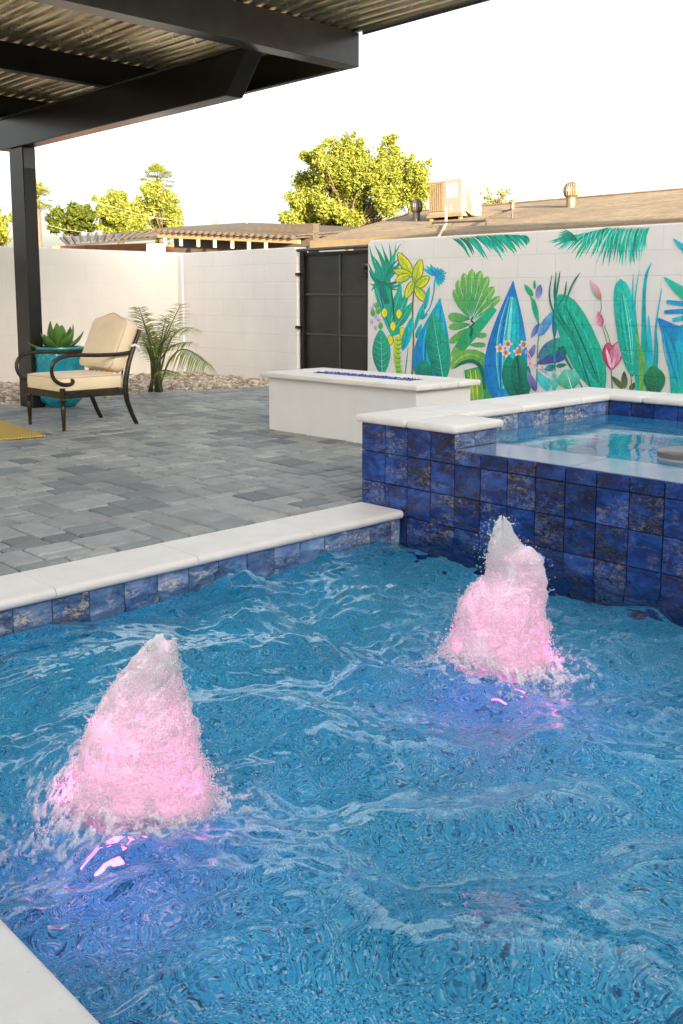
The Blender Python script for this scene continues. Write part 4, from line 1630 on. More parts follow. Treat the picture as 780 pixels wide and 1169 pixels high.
    for jx in range(NF):
        for jy in range(NF):
            x_, y_ = (jx / (NF - 1) * 2 - 1) * ext, (jy / (NF - 1) * 2 - 1) * ext
            rr_2 = math.hypot(x_, y_)
            if rr_2 < 0.09 or rr_2 > ext:
                continue
            th_ = math.atan2(y_, x_)
            sw = th_ + 2.2 * rr_2
            g1 = mnoise.noise(Vector((math.cos(sw) * 2.2, math.sin(sw) * 2.2, rr_2 * 14 + off)))
            env_ = min(1.0, max(0.0, (g1 + 0.35 - (rr_2 - 0.1) * 1.5) * 1.8))
            if env_ <= 0:
                continue
            g2 = abs(mnoise.noise(Vector((x_ * 26 + 0.6 * g1, y_ * 26, off + 11)))) + 0.6 * abs(mnoise.noise(Vector((x_ * 64, y_ * 64, off + 13)))) + 0.3 * abs(mnoise.noise(Vector((x_ * 150, y_ * 150, off + 15))))
            av_ = min(1.0, max(0.0, (0.46 - g2) * 3.0)) * env_ * (0.95 if rr_2 < 0.2 else max(0.25, 0.95 - (rr_2 - 0.2) * 3))
            if av_ < 0.02:
                continue
            p = base + ax * x_ + dp * y_
            if not (PX + .02 < p.x < XR and PY0 + .02 < p.y < PY1 - .03):
                continue
            idx_[(jx, jy)] = len(m.v)
            al_.append(av_)
            m.v.append((p.x, p.y, water_z(p.x, p.y) + 0.0016))
    for (jx, jy), v0 in idx_.items():
        q = [idx_.get((jx + 1, jy)), idx_.get((jx + 1, jy + 1)), idx_.get((jx, jy + 1))]
        if None not in q:
            m.face([v0] + q, [(al_[z_],) * 3 + (1,) for z_ in [v0] + q])
    stuff(m.build('froth', M['foam_film'], t, smooth=True, fix=False))
    # the aerated body: a cloud of tiny beads of water and air round a foam core, thinning out at its edges
    q = np.random.default_rng(seed)
    N = 42000
    u = q.random(N) ** 1.15
    h = H * u * 1.0
    l = np.interp(h, hs_, ls)
    r = np.interp(h, hs_, rs)
    a = q.uniform(0, 2 * np.pi, N)
    ca, sa = np.cos(a), np.sin(a)
    lump = np.array([mnoise.noise(Vector((c1 * 2.6, s1 * 2.6, h1 * 22 + off))) + 0.7 * mnoise.noise(Vector((c1 * 7, s1 * 7, h1 * 55 + off))) for c1, s1, h1 in zip(ca, sa, h)])
    lowp = np.clip(1 - u / 0.38, 0, 1)
    sig = 0.022 + 0.10 * lowp ** 1.5
    out_ = np.abs(q.normal(0, 1, N)) * sig * (0.6 + 1.3 * np.clip(lump + 0.15, 0, 1))
    hw = (r - l) / 2
    rad_ = hw * (0.955 + 0.085 * np.clip(lump, -1, 1) + out_) + q.normal(0, 0.0012, N) + 0.010 * np.clip(lump, 0, 1) * lowp
    cc_ = (l + r) / 2
    hj = h + q.normal(0, 0.003, N) + np.clip(u - 0.8, 0, 1) * np.abs(q.normal(0, 0.035, N)) * np.clip(lump + 0.2, 0, 1) - 0.045 * (np.clip(u - 0.72, 0, 1) / 0.28) * sa * sa
    px_ = base.x + ax.x * (cc_ + rad_ * ca) + dp.x * rad_ * 0.85 * sa
    py_ = base.y + ax.y * (cc_ + rad_ * ca) + dp.y * rad_ * 0.85 * sa
    pz_ = base.z + np.maximum(hj, 0.0)
    N2 = 15000
    a2 = q.uniform(0, 2 * np.pi, N2)
    r2_ = 0.085 + q.exponential(0.042, N2)
    wob = np.array([1 + 0.55 * mnoise.noise(Vector((math.cos(b_) * 1.9, math.sin(b_) * 1.9, off))) + 0.35 * mnoise.noise(Vector((math.cos(b_) * 6, math.sin(b_) * 6, off))) for b_ in a2])
    r2_ = r2_ * wob
    x2 = base.x + ax.x * r2_ * np.cos(a2) * 1.1 + dp.x * r2_ * 0.9 * np.sin(a2)
    y2 = base.y + ax.y * r2_ * np.cos(a2) * 1.1 + dp.y * r2_ * 0.9 * np.sin(a2)
    cl = np.array([mnoise.noise(Vector((x_ * 32, y_ * 32, off + 21))) + 0.6 * mnoise.noise(Vector((x_ * 80, y_ * 80, off + 23))) for x_, y_ in zip(x2, y2)])
    ok = (cl > -0.25 + (r2_ - 0.09) * 3.0) & (x2 > PX + .02) & (y2 > PY0 + .02) & (y2 < PY1 - .03)
    x2, y2, r2k, clk = x2[ok], y2[ok], r2_[ok], cl[ok]
    z2 = np.array([water_z(x_, y_) for x_, y_ in zip(x2, y2)]) + 0.001 + 0.085 * np.exp(-np.maximum(0, r2k - 0.085) / 0.040) * q.random(len(x2)) ** 1.3 * np.clip(0.6 + clk, 0.15, 1.3)
    CP = np.stack([np.concatenate([px_, x2]), np.concatenate([py_, y2]), np.concatenate([pz_, z2])], 1)
    br_ = q.choice([0.0010, 0.0014, 0.0019, 0.0026], len(CP), p=[.3, .35, .25, .1]) * (w / 2.4) ** 0.5
    dirs = np.array([(1, 0, 0), (0, 1, 0), (-1, 0, 0), (0, -1, 0), (0, 0, 1), (0, 0, -1)], float)
    tri = np.array([(0, 1, 4), (1, 2, 4), (2, 3, 4), (3, 0, 4), (1, 0, 5), (2, 1, 5), (3, 2, 5), (0, 3, 5)])
    rot = q.uniform(0, 6.28, len(CP))
    cr, sr = np.cos(rot), np.sin(rot)
    dv = dirs[None] * q.uniform(0.7, 1.35, (len(CP), 6, 1)) * br_[:, None, None]
    dv = np.stack([dv[..., 0] * cr[:, None] - dv[..., 1] * sr[:, None], dv[..., 0] * sr[:, None] + dv[..., 1] * cr[:, None], dv[..., 2]], -1)
    VV = (CP[:, None] + dv).reshape(-1, 3)
    FF = (tri[None] + 6 * np.arange(len(CP))[:, None, None]).reshape(-1, 3)
    me_ = bpy.data.meshes.new('foam_beads')
    me_.vertices.add(len(VV))
    me_.vertices.foreach_set('co', VV.astype(np.float32).ravel())
    me_.loops.add(len(FF) * 3)
    me_.loops.foreach_set('vertex_index', FF.astype(np.int32).ravel())
    me_.polygons.add(len(FF))
    me_.polygons.foreach_set('loop_start', np.arange(0, len(FF) * 3, 3, dtype=np.int32))
    me_.update(calc_edges=True)
    me_.validate()
    me_.materials.append(M['bead'])
    me_.shade_smooth()
    ob_ = bpy.data.objects.new('foam_beads', me_)
    col.objects.link(ob_)
    ob_.parent = t
    ob_.matrix_parent_inverse = Matrix.Translation(-t.location)
    stuff(ob_)
    # drops and ligaments
    m = MB()
    pts, rad = [], []
    for k in range(drops):
        j = rnd.randrange(len(rows) - 1)
        q = rows[j]
        side = rnd.random()
        px = (q[1] - abs(rnd.gauss(0, 9))) if side < 0.62 else (q[2] + abs(rnd.gauss(0, 6)))
        py = q[0] + rnd.uniform(-12, 8)
        h = (by - py) * s
        if h < 0.005:
            continue
        p = base + ax * ((px - bx) * s) + dp * rnd.uniform(-0.03, 0.03)
        pts.append((p.x, p.y, base.z + h))
        rad.append(rnd.choice((0.0012, 0.0018, 0.0024, 0.0032)))
    for k in range(26):
        j = rnd.randrange(2, len(rows) - 1)
        q = rows[j]
        left = rnd.random() < 0.65
        px = q[1] + 3 if left else q[2] - 3
        h = (by - q[0]) * s
        if h < 0.01:
            continue
        p = base + ax * ((px - bx) * s) + dp * rnd.uniform(-0.03, 0.03)
        p.z = base.z + h
        d_ = (ax * (-1 if left else 1) * rnd.uniform(0.4, 1.0) + Vector((0, 0, 1)) * rnd.uniform(0.1, 1.1) + dp * rnd.uniform(-.4, .4)).normalized()
        L_ = rnd.uniform(0.012, 0.034)
        r_ = rnd.uniform(0.0022, 0.004)
        m.tube([p, p + d_ * L_ * 0.5 + Vector((0, 0, 0.002)), p + d_ * L_ * 0.85, p + d_ * L_], [r_ * 1.5, r_ * 0.7, r_ * 0.9, r_ * 0.25], 8)
    blobs(m, pts, rad, (1, 1, 1), 0.05)
    stuff(m.build('spray', M['drop'], t, smooth=True, fix=False))
    # lamp under the jet: lens on a fitting on the pool floor, its light, and an added ring of pink fill lights
    m = MB()
    fl = base - dp * 0.0
    m.lathe([(0.0, 0.0), (0.045, 0.0), (0.045, 0.015), (0.025, 0.025)], (fl.x, fl.y, SHELF_Z + 0.001), 24, caps=False)
    m.build('nozzle', M['pebble'], t, smooth='auto')
    m = MB()
    m.lathe([(0.0245, 0.024), (0.0, 0.03)], (fl.x, fl.y, SHELF_Z + 0.001), 24, caps=False)
    m.build('lamp_lens', M['led'], t, smooth='auto')
    fill_ring = [(0.055, light_e * (0.012 if math.sin(q_) < -0.3 else 0.085), 0.06, 0.150 * math.sin(q_), 0.165 * math.cos(q_)) for q_ in [R(-90 + 40 * k) for k in range(9)]]
    for (hh, e, rr, fwd, sid) in [(0.035, light_e * 1.1, 0.05, -0.01, 0.0)] + fill_ring:
        ld = bpy.data.lights.new('bubbler_lamp_and_fill', 'POINT')
        ld.energy = e
        ld.color = (1.0, 0.14, 0.46)
        ld.shadow_soft_size = rr
        lo = bpy.data.objects.new('bubbler_lamp_and_fill', ld)
        p = base + dp * fwd + ax * sid
        lo.location = (p.x, p.y, base.z + hh)
        col.objects.link(lo)
        lo.parent = t
        lo.matrix_parent_inverse = Matrix.Translation(-t.location)
    return t


def zr(rows, ox, oy, sc):
    return [(oy + q[0] / sc, ox + q[1] / sc, ox + q[2] / sc) for q in rows]


rowsL = zr([(62, 392, 420), (70, 372, 428), (90, 345, 432), (120, 306, 435), (160, 276, 437), (200, 242, 445), (240, 216, 452), (280, 192, 470), (310, 170, 480), (350, 150, 487), (400, 138, 490),
            (450, 134, 495), (500, 138, 512), (540, 132, 525), (580, 130, 525), (640, 150, 500)], 40, 700, 2.6)
rowsR = zr([(30, 354, 362), (45, 345, 372), (60, 335, 385), (100, 320, 405), (140, 310, 440), (155, 308, 480), (180, 305, 508), (220, 305, 515), (260, 290, 525), (300, 240, 527), (350, 208, 527),
            (400, 195, 525), (450, 185, 525), (500, 165, 525), (550, 160, 530), (620, 180, 520)], 460, 580, 3.25)
jet(BL, 2.380, (150, 920), rowsL, 'larger foaming water jet at the lower left, glowing pink at its foot', 3, 1.0, 200)
jet(BR, 3.305, (572, 757), rowsR, 'smaller foaming water jet in front of the blue spa wall', 8, 1.2, 200)

# ------------------------------------------------------------------ fire pit
t = thing('fire_pit', 'long white stucco fire pit with stone cap and blue fire glass', 'fire pit', (-5.4, 5.5, 0))
FX0, FX1, FY0, FY1 = -6.305, -4.635, 5.19, 5.81
m = MB()
m.box(FX0, FX1, FY0, FY1, -0.01, 0.442)
m.build('stucco_body', M['stucco'], t, bevel=0.006)
m = MB()
ox, oy = 0.055, 0.055
tx0, tx1, ty0, ty1 = -6.02, -4.90, 5.405, 5.60
for (x0, x1, y0, y1) in ((FX0 - ox, FX1 + ox, FY0 - oy, ty0), (FX0 - ox, FX1 + ox, ty1, FY1 + oy), (FX0 - ox, tx0, ty0 + .001, ty1 - .001), (tx1, FX1 + ox, ty0 + .001, ty1 - .001)):
    mm = MB()
    mm.box(x0, x1, y0, y1, 0.444, 0.487)
    mm.build('cap_slab', M['coping'], t, bevel=0.012, seg=3, smooth=True)
m = MB()
m.box(tx0, tx1, ty0, ty1, 0.443, 0.452)
m.build('burner_tray', M['black_steel'], t)
m = MB()
pts, rad = [], []
for k in range(2300):
    pts.append((random.uniform(tx0 + .02, tx1 - .02), random.uniform(ty0 + .015, ty1 - .015), 0.455 + random.uniform(0, 0.03)))
    rad.append(random.uniform(0.006, 0.013))
blobs(m, pts, rad, (1, 1, .8), 0.3)
stuff(m.build('fire_glass', M['fireglass'], t, fix=False))
m = MB()
m.box(FX0 - 0.02, FX0 - 0.002, 5.30, 5.36, 0.18, 0.25)
m.build('gas_valve', M['stucco'], t, bevel=0.004)

# ------------------------------------------------------------------ patio cover
t = thing('patio_cover', 'dark steel patio cover with corrugated metal roof above the chair', 'patio cover', (-9.28, 4.5, 0))
BY = 4.448
px0, px1 = -9.43, -9.14
m = MB()
m.box(px0, px1, BY + 0.012, BY + 0.145, 0.0, 2.563)
m.build('post', M['black_steel'], t, bevel=0.006)
m = MB()
m.box(px1 + 0.0005, px1 + 0.004, BY + 0.02, BY + 0.138, 2.36, 2.555)
m.build('post_plate', M['grey_steel'], t)
# main beam: box section with a raked end, joists sitting on it, roof sheet above
m = MB()
xl, xe_, xt = -9.62, -5.86, -5.606
m.prism([(xl, 2.566), (xe_, 2.566), (xt, 2.858), (xl, 2.858)], 'y', BY, BY + 0.155)
m.build('main_beam', M['black_steel'], t, bevel=0.006)
m = MB()
m.box(xl, xt, BY - 0.014, BY + 0.165, 2.860, 2.876)
m.build('beam_flange', M['grey_steel'], t)
RY = 5.30
FXE = -5.40
m = MB()
m.box(-9.9, FXE - 0.102, RY, RY + 0.06, 2.832, 3.082)
m.build('rim_beam', M['black_steel'], t, bevel=0.004)
m = MB()
m.box(FXE - 0.10, FXE, -2.0, RY + 0.06, 2.830, 3.080)
m.build('fascia_beam', M['grey_steel'], t, bevel=0.006)
m = MB()
m.box(FXE - 0.16, FXE - 0.102, -2.0, RY - 0.002, 2.833, 2.845)
m.build('fascia_angle', M['grey_steel'], t)
for xj in (-7.5, -9.5):
    m = MB()
    m.box(xj - 0.10, xj, -2.0, RY - 0.002, 2.878, 3.088)
    m.build('joist', M['black_steel'], t, bevel=0.005)
# corrugated sheet, ribs along x
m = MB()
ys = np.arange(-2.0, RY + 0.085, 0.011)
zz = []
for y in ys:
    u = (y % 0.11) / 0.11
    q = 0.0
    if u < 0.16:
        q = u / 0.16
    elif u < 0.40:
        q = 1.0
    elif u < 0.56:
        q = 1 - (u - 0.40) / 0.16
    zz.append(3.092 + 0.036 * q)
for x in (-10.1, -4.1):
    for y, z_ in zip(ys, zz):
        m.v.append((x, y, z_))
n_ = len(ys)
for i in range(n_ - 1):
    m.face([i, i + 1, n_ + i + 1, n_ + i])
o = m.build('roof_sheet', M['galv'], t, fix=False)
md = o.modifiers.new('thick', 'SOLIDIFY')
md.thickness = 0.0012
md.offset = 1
m = MB()
m.box(FXE + 0.005, -4.1, RY + 0.086, RY + 0.10, 3.07, 3.135)
m.build('edge_trim', M['grey_steel'], t)

# ------------------------------------------------------------------ chair
t = thing('patio_chair', 'bronze metal patio armchair with cream seat and back cushions', 'chair', (-7.68, 4.2, 0))
xL, xR, yF, yB = -7.985, -7.375, 3.86, 4.50
BZ = 0.30


def turned_leg(x, y):
    m = MB()
    m.lathe([(0.012, 0.0), (0.015, 0.006), (0.013, 0.02), (0.015, 0.05), (0.021, 0.16), (0.024, 0.20), (0.017, 0.212), (0.026, 0.222), (0.026, 0.232), (0.017, 0.242), (0.027, 0.254), (0.027, 0.268), (0.021, 0.275), (0.024, 0.36)], (x, y, 0), 14)
    m.build('front_leg', M['bronze'], t, smooth='auto')


turned_leg(xL, yF)
turned_leg(xR, yF)
for x in (xL, xR):
    m = MB()
    m.tube([(x, 4.56, 0.0), (x, 4.515, 0.09), (x, 4.472, 0.20), (x, 4.455, 0.30), (x, 4.462, 0.40), (x, 4.50, 0.55), (x, 4.56, 0.70), (x, 4.615, 0.82)], [0.019, 0.02, 0.022, 0.024, 0.023, 0.021, 0.02, 0.018], 10, up=(1, 0, 0))
    m.build('rear_leg', M['bronze'], t, smooth='auto')
m = MB()
for y in (yF, 4.455):
    m.box(xL + 0.02, xR - 0.02, y - 0.014, y + 0.014, BZ - 0.03, BZ + 0.025)
for x in (xL, xR):
    m.box(x - 0.014, x + 0.014, yF + 0.02, 4.44, BZ - 0.03, BZ + 0.025)
for k in range(5):
    x = xL + (xR - xL) * (k + 0.5) / 5
    m.box(x - 0.02, x + 0.02, yF + 0.015, 4.44, BZ + 0.005, BZ + 0.011)
m.build('seat_frame', M['bronze'], t, bevel=0.004)
m = MB()
m.tube([(xL, 4.56, 0.70), (xR, 4.56, 0.70)], 0.014, 8)
m.tube([(xL, 4.612, 0.81), (xL + .15, 4.625, 0.85), ((xL + xR) / 2, 4.63, 0.865), (xR - .15, 4.625, 0.85), (xR, 4.612, 0.81)], 0.016, 8)
for k in range(6):
    x = xL + (xR - xL) * (k + 1) / 7
    m.tube([(x, 4.462, 0.36), (x, 4.50, 0.54), (x, 4.56, 0.70), (x, 4.618, 0.835)], 0.009, 6)
m.build('back_frame', M['bronze'], t, smooth='auto')
for x, sx in ((xL, -1), (xR, 1)):
    m = MB()
    pth = [(x, 4.545, 0.635), (x + sx * .012, 4.40, 0.622), (x + sx * .02, 4.20, 0.622), (x + sx * .02, 4.02, 0.630), (x + sx * .02, 3.90, 0.628), (x + sx * .018, 3.81, 0.600), (x + sx * .014, 3.768, 0.545), (x + sx * .01, 3.768, 0.480), (x + sx * .005, 3.80, 0.425),
           (x, 3.86, 0.392), (x, 3.92, 0.386), (x, 3.955, 0.398), (x, 3.958, 0.416), (x, 3.94, 0.420)]
    P = [Vector(p) for p in pth]
    sm = []
    for i in range(len(P) - 1):
        p0, p1, p2, p3 = P[max(i - 1, 0)], P[i], P[i + 1], P[min(i + 2, len(P) - 1)]
        for k in range(4):
            q = k / 4
            sm.append(0.5 * ((2 * p1) + (p2 - p0) * q + (2 * p0 - 5 * p1 + 4 * p2 - p3) * q * q + (3 * p1 - p0 - 3 * p2 + p3) * q ** 3))
    sm.append(P[-1])
    m.tube(sm, [0.017] * len(sm), 10, flat=0.62, up=(1, 0, 0))
    m.build('arm', M['bronze'], t, smooth='auto')


def cushion(name, outline, th, frame, puff=0.022, parent=None, mat=None):
    """pillow: 2D outline (u,v), thickness th; frame = (origin, u, v, n)"""
    o_, U, Vv, N = [Vector(q) for q in frame]
    n = len(outline)
    cu = sum(p[0] for p in outline) / n
    cv = sum(p[1] for p in outline) / n
    m = MB()
    rings = [(1.0, 0.10), (1.0, 0.90)]
    lay = []

    def ring(k, w):
        b = len(m.v)
        for (u, v) in outline:
            q = o_ + U * (cu + (u - cu) * k) + Vv * (cv + (v - cv) * k) + N * w
            m.v.append(tuple(q))
        return b
    seq = [(0.25, -puff), (0.6, -puff * 0.75), (0.86, -puff * 0.25), (0.965, 0.004), (0.995, 0.018), (1.006, th * 0.5), (0.995, th - 0.018), (0.965, th - 0.004), (0.86, th + puff * 0.3), (0.6, th + puff * 0.8), (0.25, th + puff)]
    bs = [ring(k, w) for k, w in seq]
    for a, b in zip(bs, bs[1:]):
        for i in range(n):
            j = (i + 1) % n
            m.face([a + i, a + j, b + j, b + i])
    m.face([bs[0] + i for i in range(n)][::-1])
    m.face([bs[-1] + i for i in range(n)])
    ob = m.build(name, mat or M['cushion'], parent, smooth=True)
    for w in (0.010, th - 0.010):
        mm = MB()
        loop = [o_ + U * (cu + (u - cu) * 0.992) + Vv * (cv + (v - cv) * 0.992) + N * w for (u, v) in outline]
        mm.tube(loop + [loop[0]], 0.005, 6, caps=False)
        pc = mm.build('piping', M['piping'], parent, smooth=True)
        pc.parent = ob
        pc.matrix_parent_inverse = Matrix.Identity(4)
        pc.matrix_parent_inverse = ob.matrix_parent_inverse.copy() if False else Matrix.Identity(4)
        pc.matrix_basis = Matrix.Identity(4)
    return ob


def rrect(w, h, r, k=5, hump=0.0):
    pts = []
    for (cx_, cy_, a0) in ((w - r, r, -90), (w - r, h - r, 0), (r, h - r, 90), (r, r, 180)):
        for i in range(k + 1):
            a = R(a0 + 90 * i / k)
            pts.append((cx_ + r * math.cos(a), cy_ + r * math.sin(a)))
        if a0 == 0 and hump:
            for q in range(1, 10):
                tq = q / 10
                x = (w - r) + (2 * r - w) * tq
                pts.append((x, h + hump * 0.5 * (1 - math.cos(2 * math.pi * tq))))
        elif a0 == -90 or a0 == 90 or a0 == 180 or a0 == 0:
            pass
    return pts


cushion('seat_cushion', rrect(0.60, 0.62, 0.05), 0.125, ((xL + 0.005, yF - 0.03, 0.328), (1, 0, 0), (0, 1, 0), (0, 0, 1)), 0.012, t)
bd = Vector((0, 0.40, 0.917)).normalized()
nd_ = Vector((0, -0.917, 0.40)).normalized()
cushion('back_cushion', rrect(0.575, 0.455, 0.06, hump=0.055), 0.13, ((xL + 0.018, 4.445, 0.455), (1, 0, 0), tuple(bd), tuple(nd_)), 0.015, t)
m = MB()
p = Vector((xR, 4.555, 0.685))
m.tube([p + Vector((0.0, -0.04, 0.0)), p + Vector((0.026, -0.005, 0.012)), p + Vector((0.028, 0.022, -0.002)), p + Vector((0.024, 0.04, -0.05))], [0.012, 0.013, 0.011, 0.007], 6)
m.tube([p + Vector((0.026, 0.01, 0.0)), p + Vector((0.034, 0.045, -0.03))], [0.01, 0.005], 6)
m.build('cushion_tie', M['white_trim'], t, smooth=True)
m = MB()
p = at_y(120, 459, 4.46)
m.tube([(p.x, 4.46, 0.29), (p.x + 0.005, 4.462, 0.25), (p.x - 0.004, 4.465, 0.205)], [0.008, 0.014, 0.017], 6, flat=0.3)
m.build('cushion_tie', M['cushion'], t, smooth=True)

# ------------------------------------------------------------------ pot and agave
pc_ = at_z(66, 466, 0.0) + Vector((-0.13, 0.11, 0))
t = thing('plant_pot', 'turquoise glazed pot with a quilted pattern beside the post', 'pot', (pc_.x, pc_.y, 0))
prof = [(0.10, 0.0), (0.14, 0.006), (0.175, 0.04), (0.205, 0.10), (0.222, 0.20), (0.23, 0.35), (0.236, 0.50), (0.24, 0.585), (0.246, 0.60), (0.243, 0.612), (0.222, 0.612), (0.215, 0.56)]
m = MB()
NA = 96
dense = []
for i in range(len(prof) - 1):
    for k in range(5):
        u = k / 5
        dense.append((prof[i][0] * (1 - u) + prof[i + 1][0] * u, prof[i][1] * (1 - u) + prof[i + 1][1] * u, i))
dense.append(prof[-1] + (99,))
for (r_, z_, i) in dense:
    for k in range(NA):
        a = 2 * math.pi * k / NA
        d = 0.0
        if 0.05 < z_ < 0.575:
            u, v = a * 16 / (2 * math.pi), z_ / 0.075
            d = 0.014 * abs(math.sin(math.pi * (u + v)) * math.sin(math.pi * (u - v))) ** 0.6
        m.v.append((pc_.x + (r_ + d) * math.cos(a), pc_.y + (r_ + d) * math.sin(a), z_))
for i in range(len(dense) - 1):
    for k in range(NA):
        k2 = (k + 1) % NA
        m.face([i * NA + k, i * NA + k2, (i + 1) * NA + k2, (i + 1) * NA + k])
m.build('glazed_body', M['glaze'], t, smooth=True)
m = MB()
m.lathe([(0.0, 0.57), (0.216, 0.565)], (pc_.x, pc_.y, 0), 24, caps=False)
m.build('potting_soil', M['earth'], t)

t = thing('agave_plant', 'green agave with broad pointed leaves growing in the turquoise pot', 'plant', (pc_.x, pc_.y, 0.57))
rr_ = random.Random(4)
for k in range(17):
    a = k * 2.39996
    el = R(72 - 66 * (k / 16) + rr_.uniform(-6, 6))
    L = rr_.uniform(0.26, 0.32)
    wd = rr_.uniform(0.085, 0.115)
    base = Vector((pc_.x, pc_.y, 0.57)) + Vector((math.cos(a), math.sin(a), 0)) * 0.035
    out = Vector((math.cos(a), math.sin(a), 0))
    side = Vector((-math.sin(a), math.cos(a), 0))
    m = MB()
    ring = []
    n = 10
    for i in range(n + 1):
        u = i / n
        e2 = el - u * 0.15 + 0.35 * u * u
        c_ = base + (out * math.cos(e2) + Vector((0, 0, 1)) * math.sin(e2)) * (L * u)
        nn = (Vector((0, 0, 1)) * math.cos(e2) - out * math.sin(e2))
        ww = wd / 2 * (0.62 + 1.1 * u - 0.4 * u * u) * (1 - u ** 3.2) + 0.0008
        th = 0.012 * (1 - u) + 0.0015
        b = len(m.v)
        for (su, hv) in ((-1, 0.30), (-0.5, 0.06), (0, 0), (0.5, 0.06), (1, 0.30)):
            m.v.append(tuple(c_ + side * su * ww + nn * (hv * ww)))
        for (su, hv) in ((1, 0.24), (0, -0.25), (-1, 0.24)):
            m.v.append(tuple(c_ + side * su * ww * 0.97 + nn * (hv * ww - th)))
        ring.append(b)
    for a0, b0 in zip(ring, ring[1:]):
        for q in range(8):
            q2 = (q + 1) % 8
            m.face([a0 + q, a0 + q2, b0 + q2, b0 + q])
    m.build('leaf', M['agave'], t, smooth=True)

# ------------------------------------------------------------------ palm bush in the gravel
pb = at_z(176, 447, 0.03)
t = thing('palm_shrub', 'green feathery palm growing in the gravel near the wall corner', 'palm', (pb.x, pb.y, 0.03))
rr_ = random.Random(21)
wv = 9.9
ax = Vector((math.cos(YAW), math.sin(YAW), 0))
dp = Vector((-math.sin(YAW), math.cos(YAW), 0))


def frond(base, tip, arch, leaflets, ll, droop, wid=0.012, start=0.35):
    m = MB()
    s = MB()
    base, tip = Vector(base), Vector(tip)
    P = []
    n = 16
    for i in range(n + 1):
        u = i / n
        p = base.lerp(tip, u)
        p.z += arch * math.sin(math.pi * u ** 0.8) * 1.0
        P.append(p)
    s.tube(P, [0.011 * (1 - 0.85 * i / n) + 0.0015 for i in range(n + 1)], 6)
    st = s.build('stem', M['palm_stem'], t, smooth=True)
    for i in range(leaflets):
        u = start + (1 - start) * (i + 0.5) / leaflets
        k = min(n - 1, int(u * n))
        f = u * n - k
        p = P[k].lerp(P[k + 1], f)
        d = (P[k + 1] - P[k]).normalized()
        sd_ = d.cross(Vector((0, 0, 1)))
        sd_ = sd_.normalized() if sd_.length > 0.05 else Vector((1, 0, 0))
        upv = sd_.cross(d)
        for sg in (-1, 1):
            L = ll * (0.55 + 0.75 * math.sin(math.pi * (0.15 + 0.8 * (u - start) / (1 - start)))) * rr_.uniform(0.8, 1.15)
            dirv = (d * rr_.uniform(0.55, 0.85) + sd_ * sg * 0.75 + upv * rr_.uniform(0.05, 0.45)).normalized()
            wv_ = dirv.cross(upv).normalized() * wid / 2
            q1 = p + dirv * L * 0.45
            q2 = p + dirv * L
            q1.z -= droop * L * 0.25
            q2.z -= droop * L * 0.85
            b = len(m.v)
            m.v += [tuple(p - wv_ * .5), tuple(p + wv_ * .5), tuple(q1 + wv_), tuple(q1 - wv_), tuple(q2)]
            m.face([b, b + 1, b + 2, b + 3])
            m.face([b + 3, b + 2, b + 4])
    fo = m.build('frond', M['palm_leaf'], t, fix=False)
    st.parent = fo
    st.matrix_parent_inverse = Matrix.Identity(4)


def palm_tip(px, py, back):
    d = ray(px, py)
    p = EYE + d * (wv / FPX)
    return p + dp * back


for (px, py, back, arch, nl, ll, dr) in ((206, 347, 0.05, 0.10, 26, 0.20, 0.5), (224, 374, -0.15, 0.30, 28, 0.20, 0.8), (238, 414, -0.1, 0.32, 30, 0.20, 1.3), (157, 352, 0.1, 0.10, 26, 0.20, 0.5), (163, 350, -0.2, 0.12, 26, 0.20, 0.6),
                                         (216, 392, 0.25, 0.22, 26, 0.18, 0.8), (155, 378, 0.0, 0.18, 24, 0.18, 0.7), (186, 362, 0.2, 0.12, 24, 0.18, 0.6), (178, 372, -0.35, 0.15, 22, 0.18, 0.6), (200, 366, -0.3, 0.18, 24, 0.18, 0.7),
                                         (190, 385, 0.3, 0.2, 22, 0.17, 0.7), (160, 372, 0.3, 0.16, 22, 0.17, 0.7), (205, 425, -0.2, 0.14, 18, 0.14, 0.8), (170, 392, -0.25, 0.14, 20, 0.16, 0.7), (158, 392, 0.25, 0.14, 20, 0.16, 0.7), (182, 398, 0.05, 0.1, 20, 0.15, 0.6)):
    b = pb + ax * rr_.uniform(-0.09, 0.09) + dp * rr_.uniform(-0.06, 0.06)
    frond(b, palm_tip(px, py, back), arch, nl, ll, dr, 0.013, rr_.uniform(0.3, 0.42))

# ------------------------------------------------------------------ rug
m = MB()
c0 = at_z(53, 499, 0.0)
ux = (at_z(6, 483, 0.0) - c0).normalized()
uy = Vector((ux.y, -ux.x, 0)) if Vector((ux.y, -ux.x, 0)).y < 0 else Vector((-ux.y, ux.x, 0))
a, b = c0, c0 + ux * 2.1
pr_ = [a, b, b + uy * 1.5, a + uy * 1.5]
m.hexa([(p.x, p.y, 0.003) for p in pr_] + [(p.x, p.y, 0.017) for p in pr_])
o = m.build('jute_rug', M['rug'], bevel=0.005)
tag(o, 'corner of a golden woven rug on the grey pavers before the chair', 'rug')

# ------------------------------------------------------------------ neighbour's house beyond the mural wall
HE, HR = 13.0, 17.0
ze, zr_ = 2.17, 3.045


def roof_z(y):
    return ze + (zr_ - ze) * (y - HE) / (HR - HE)


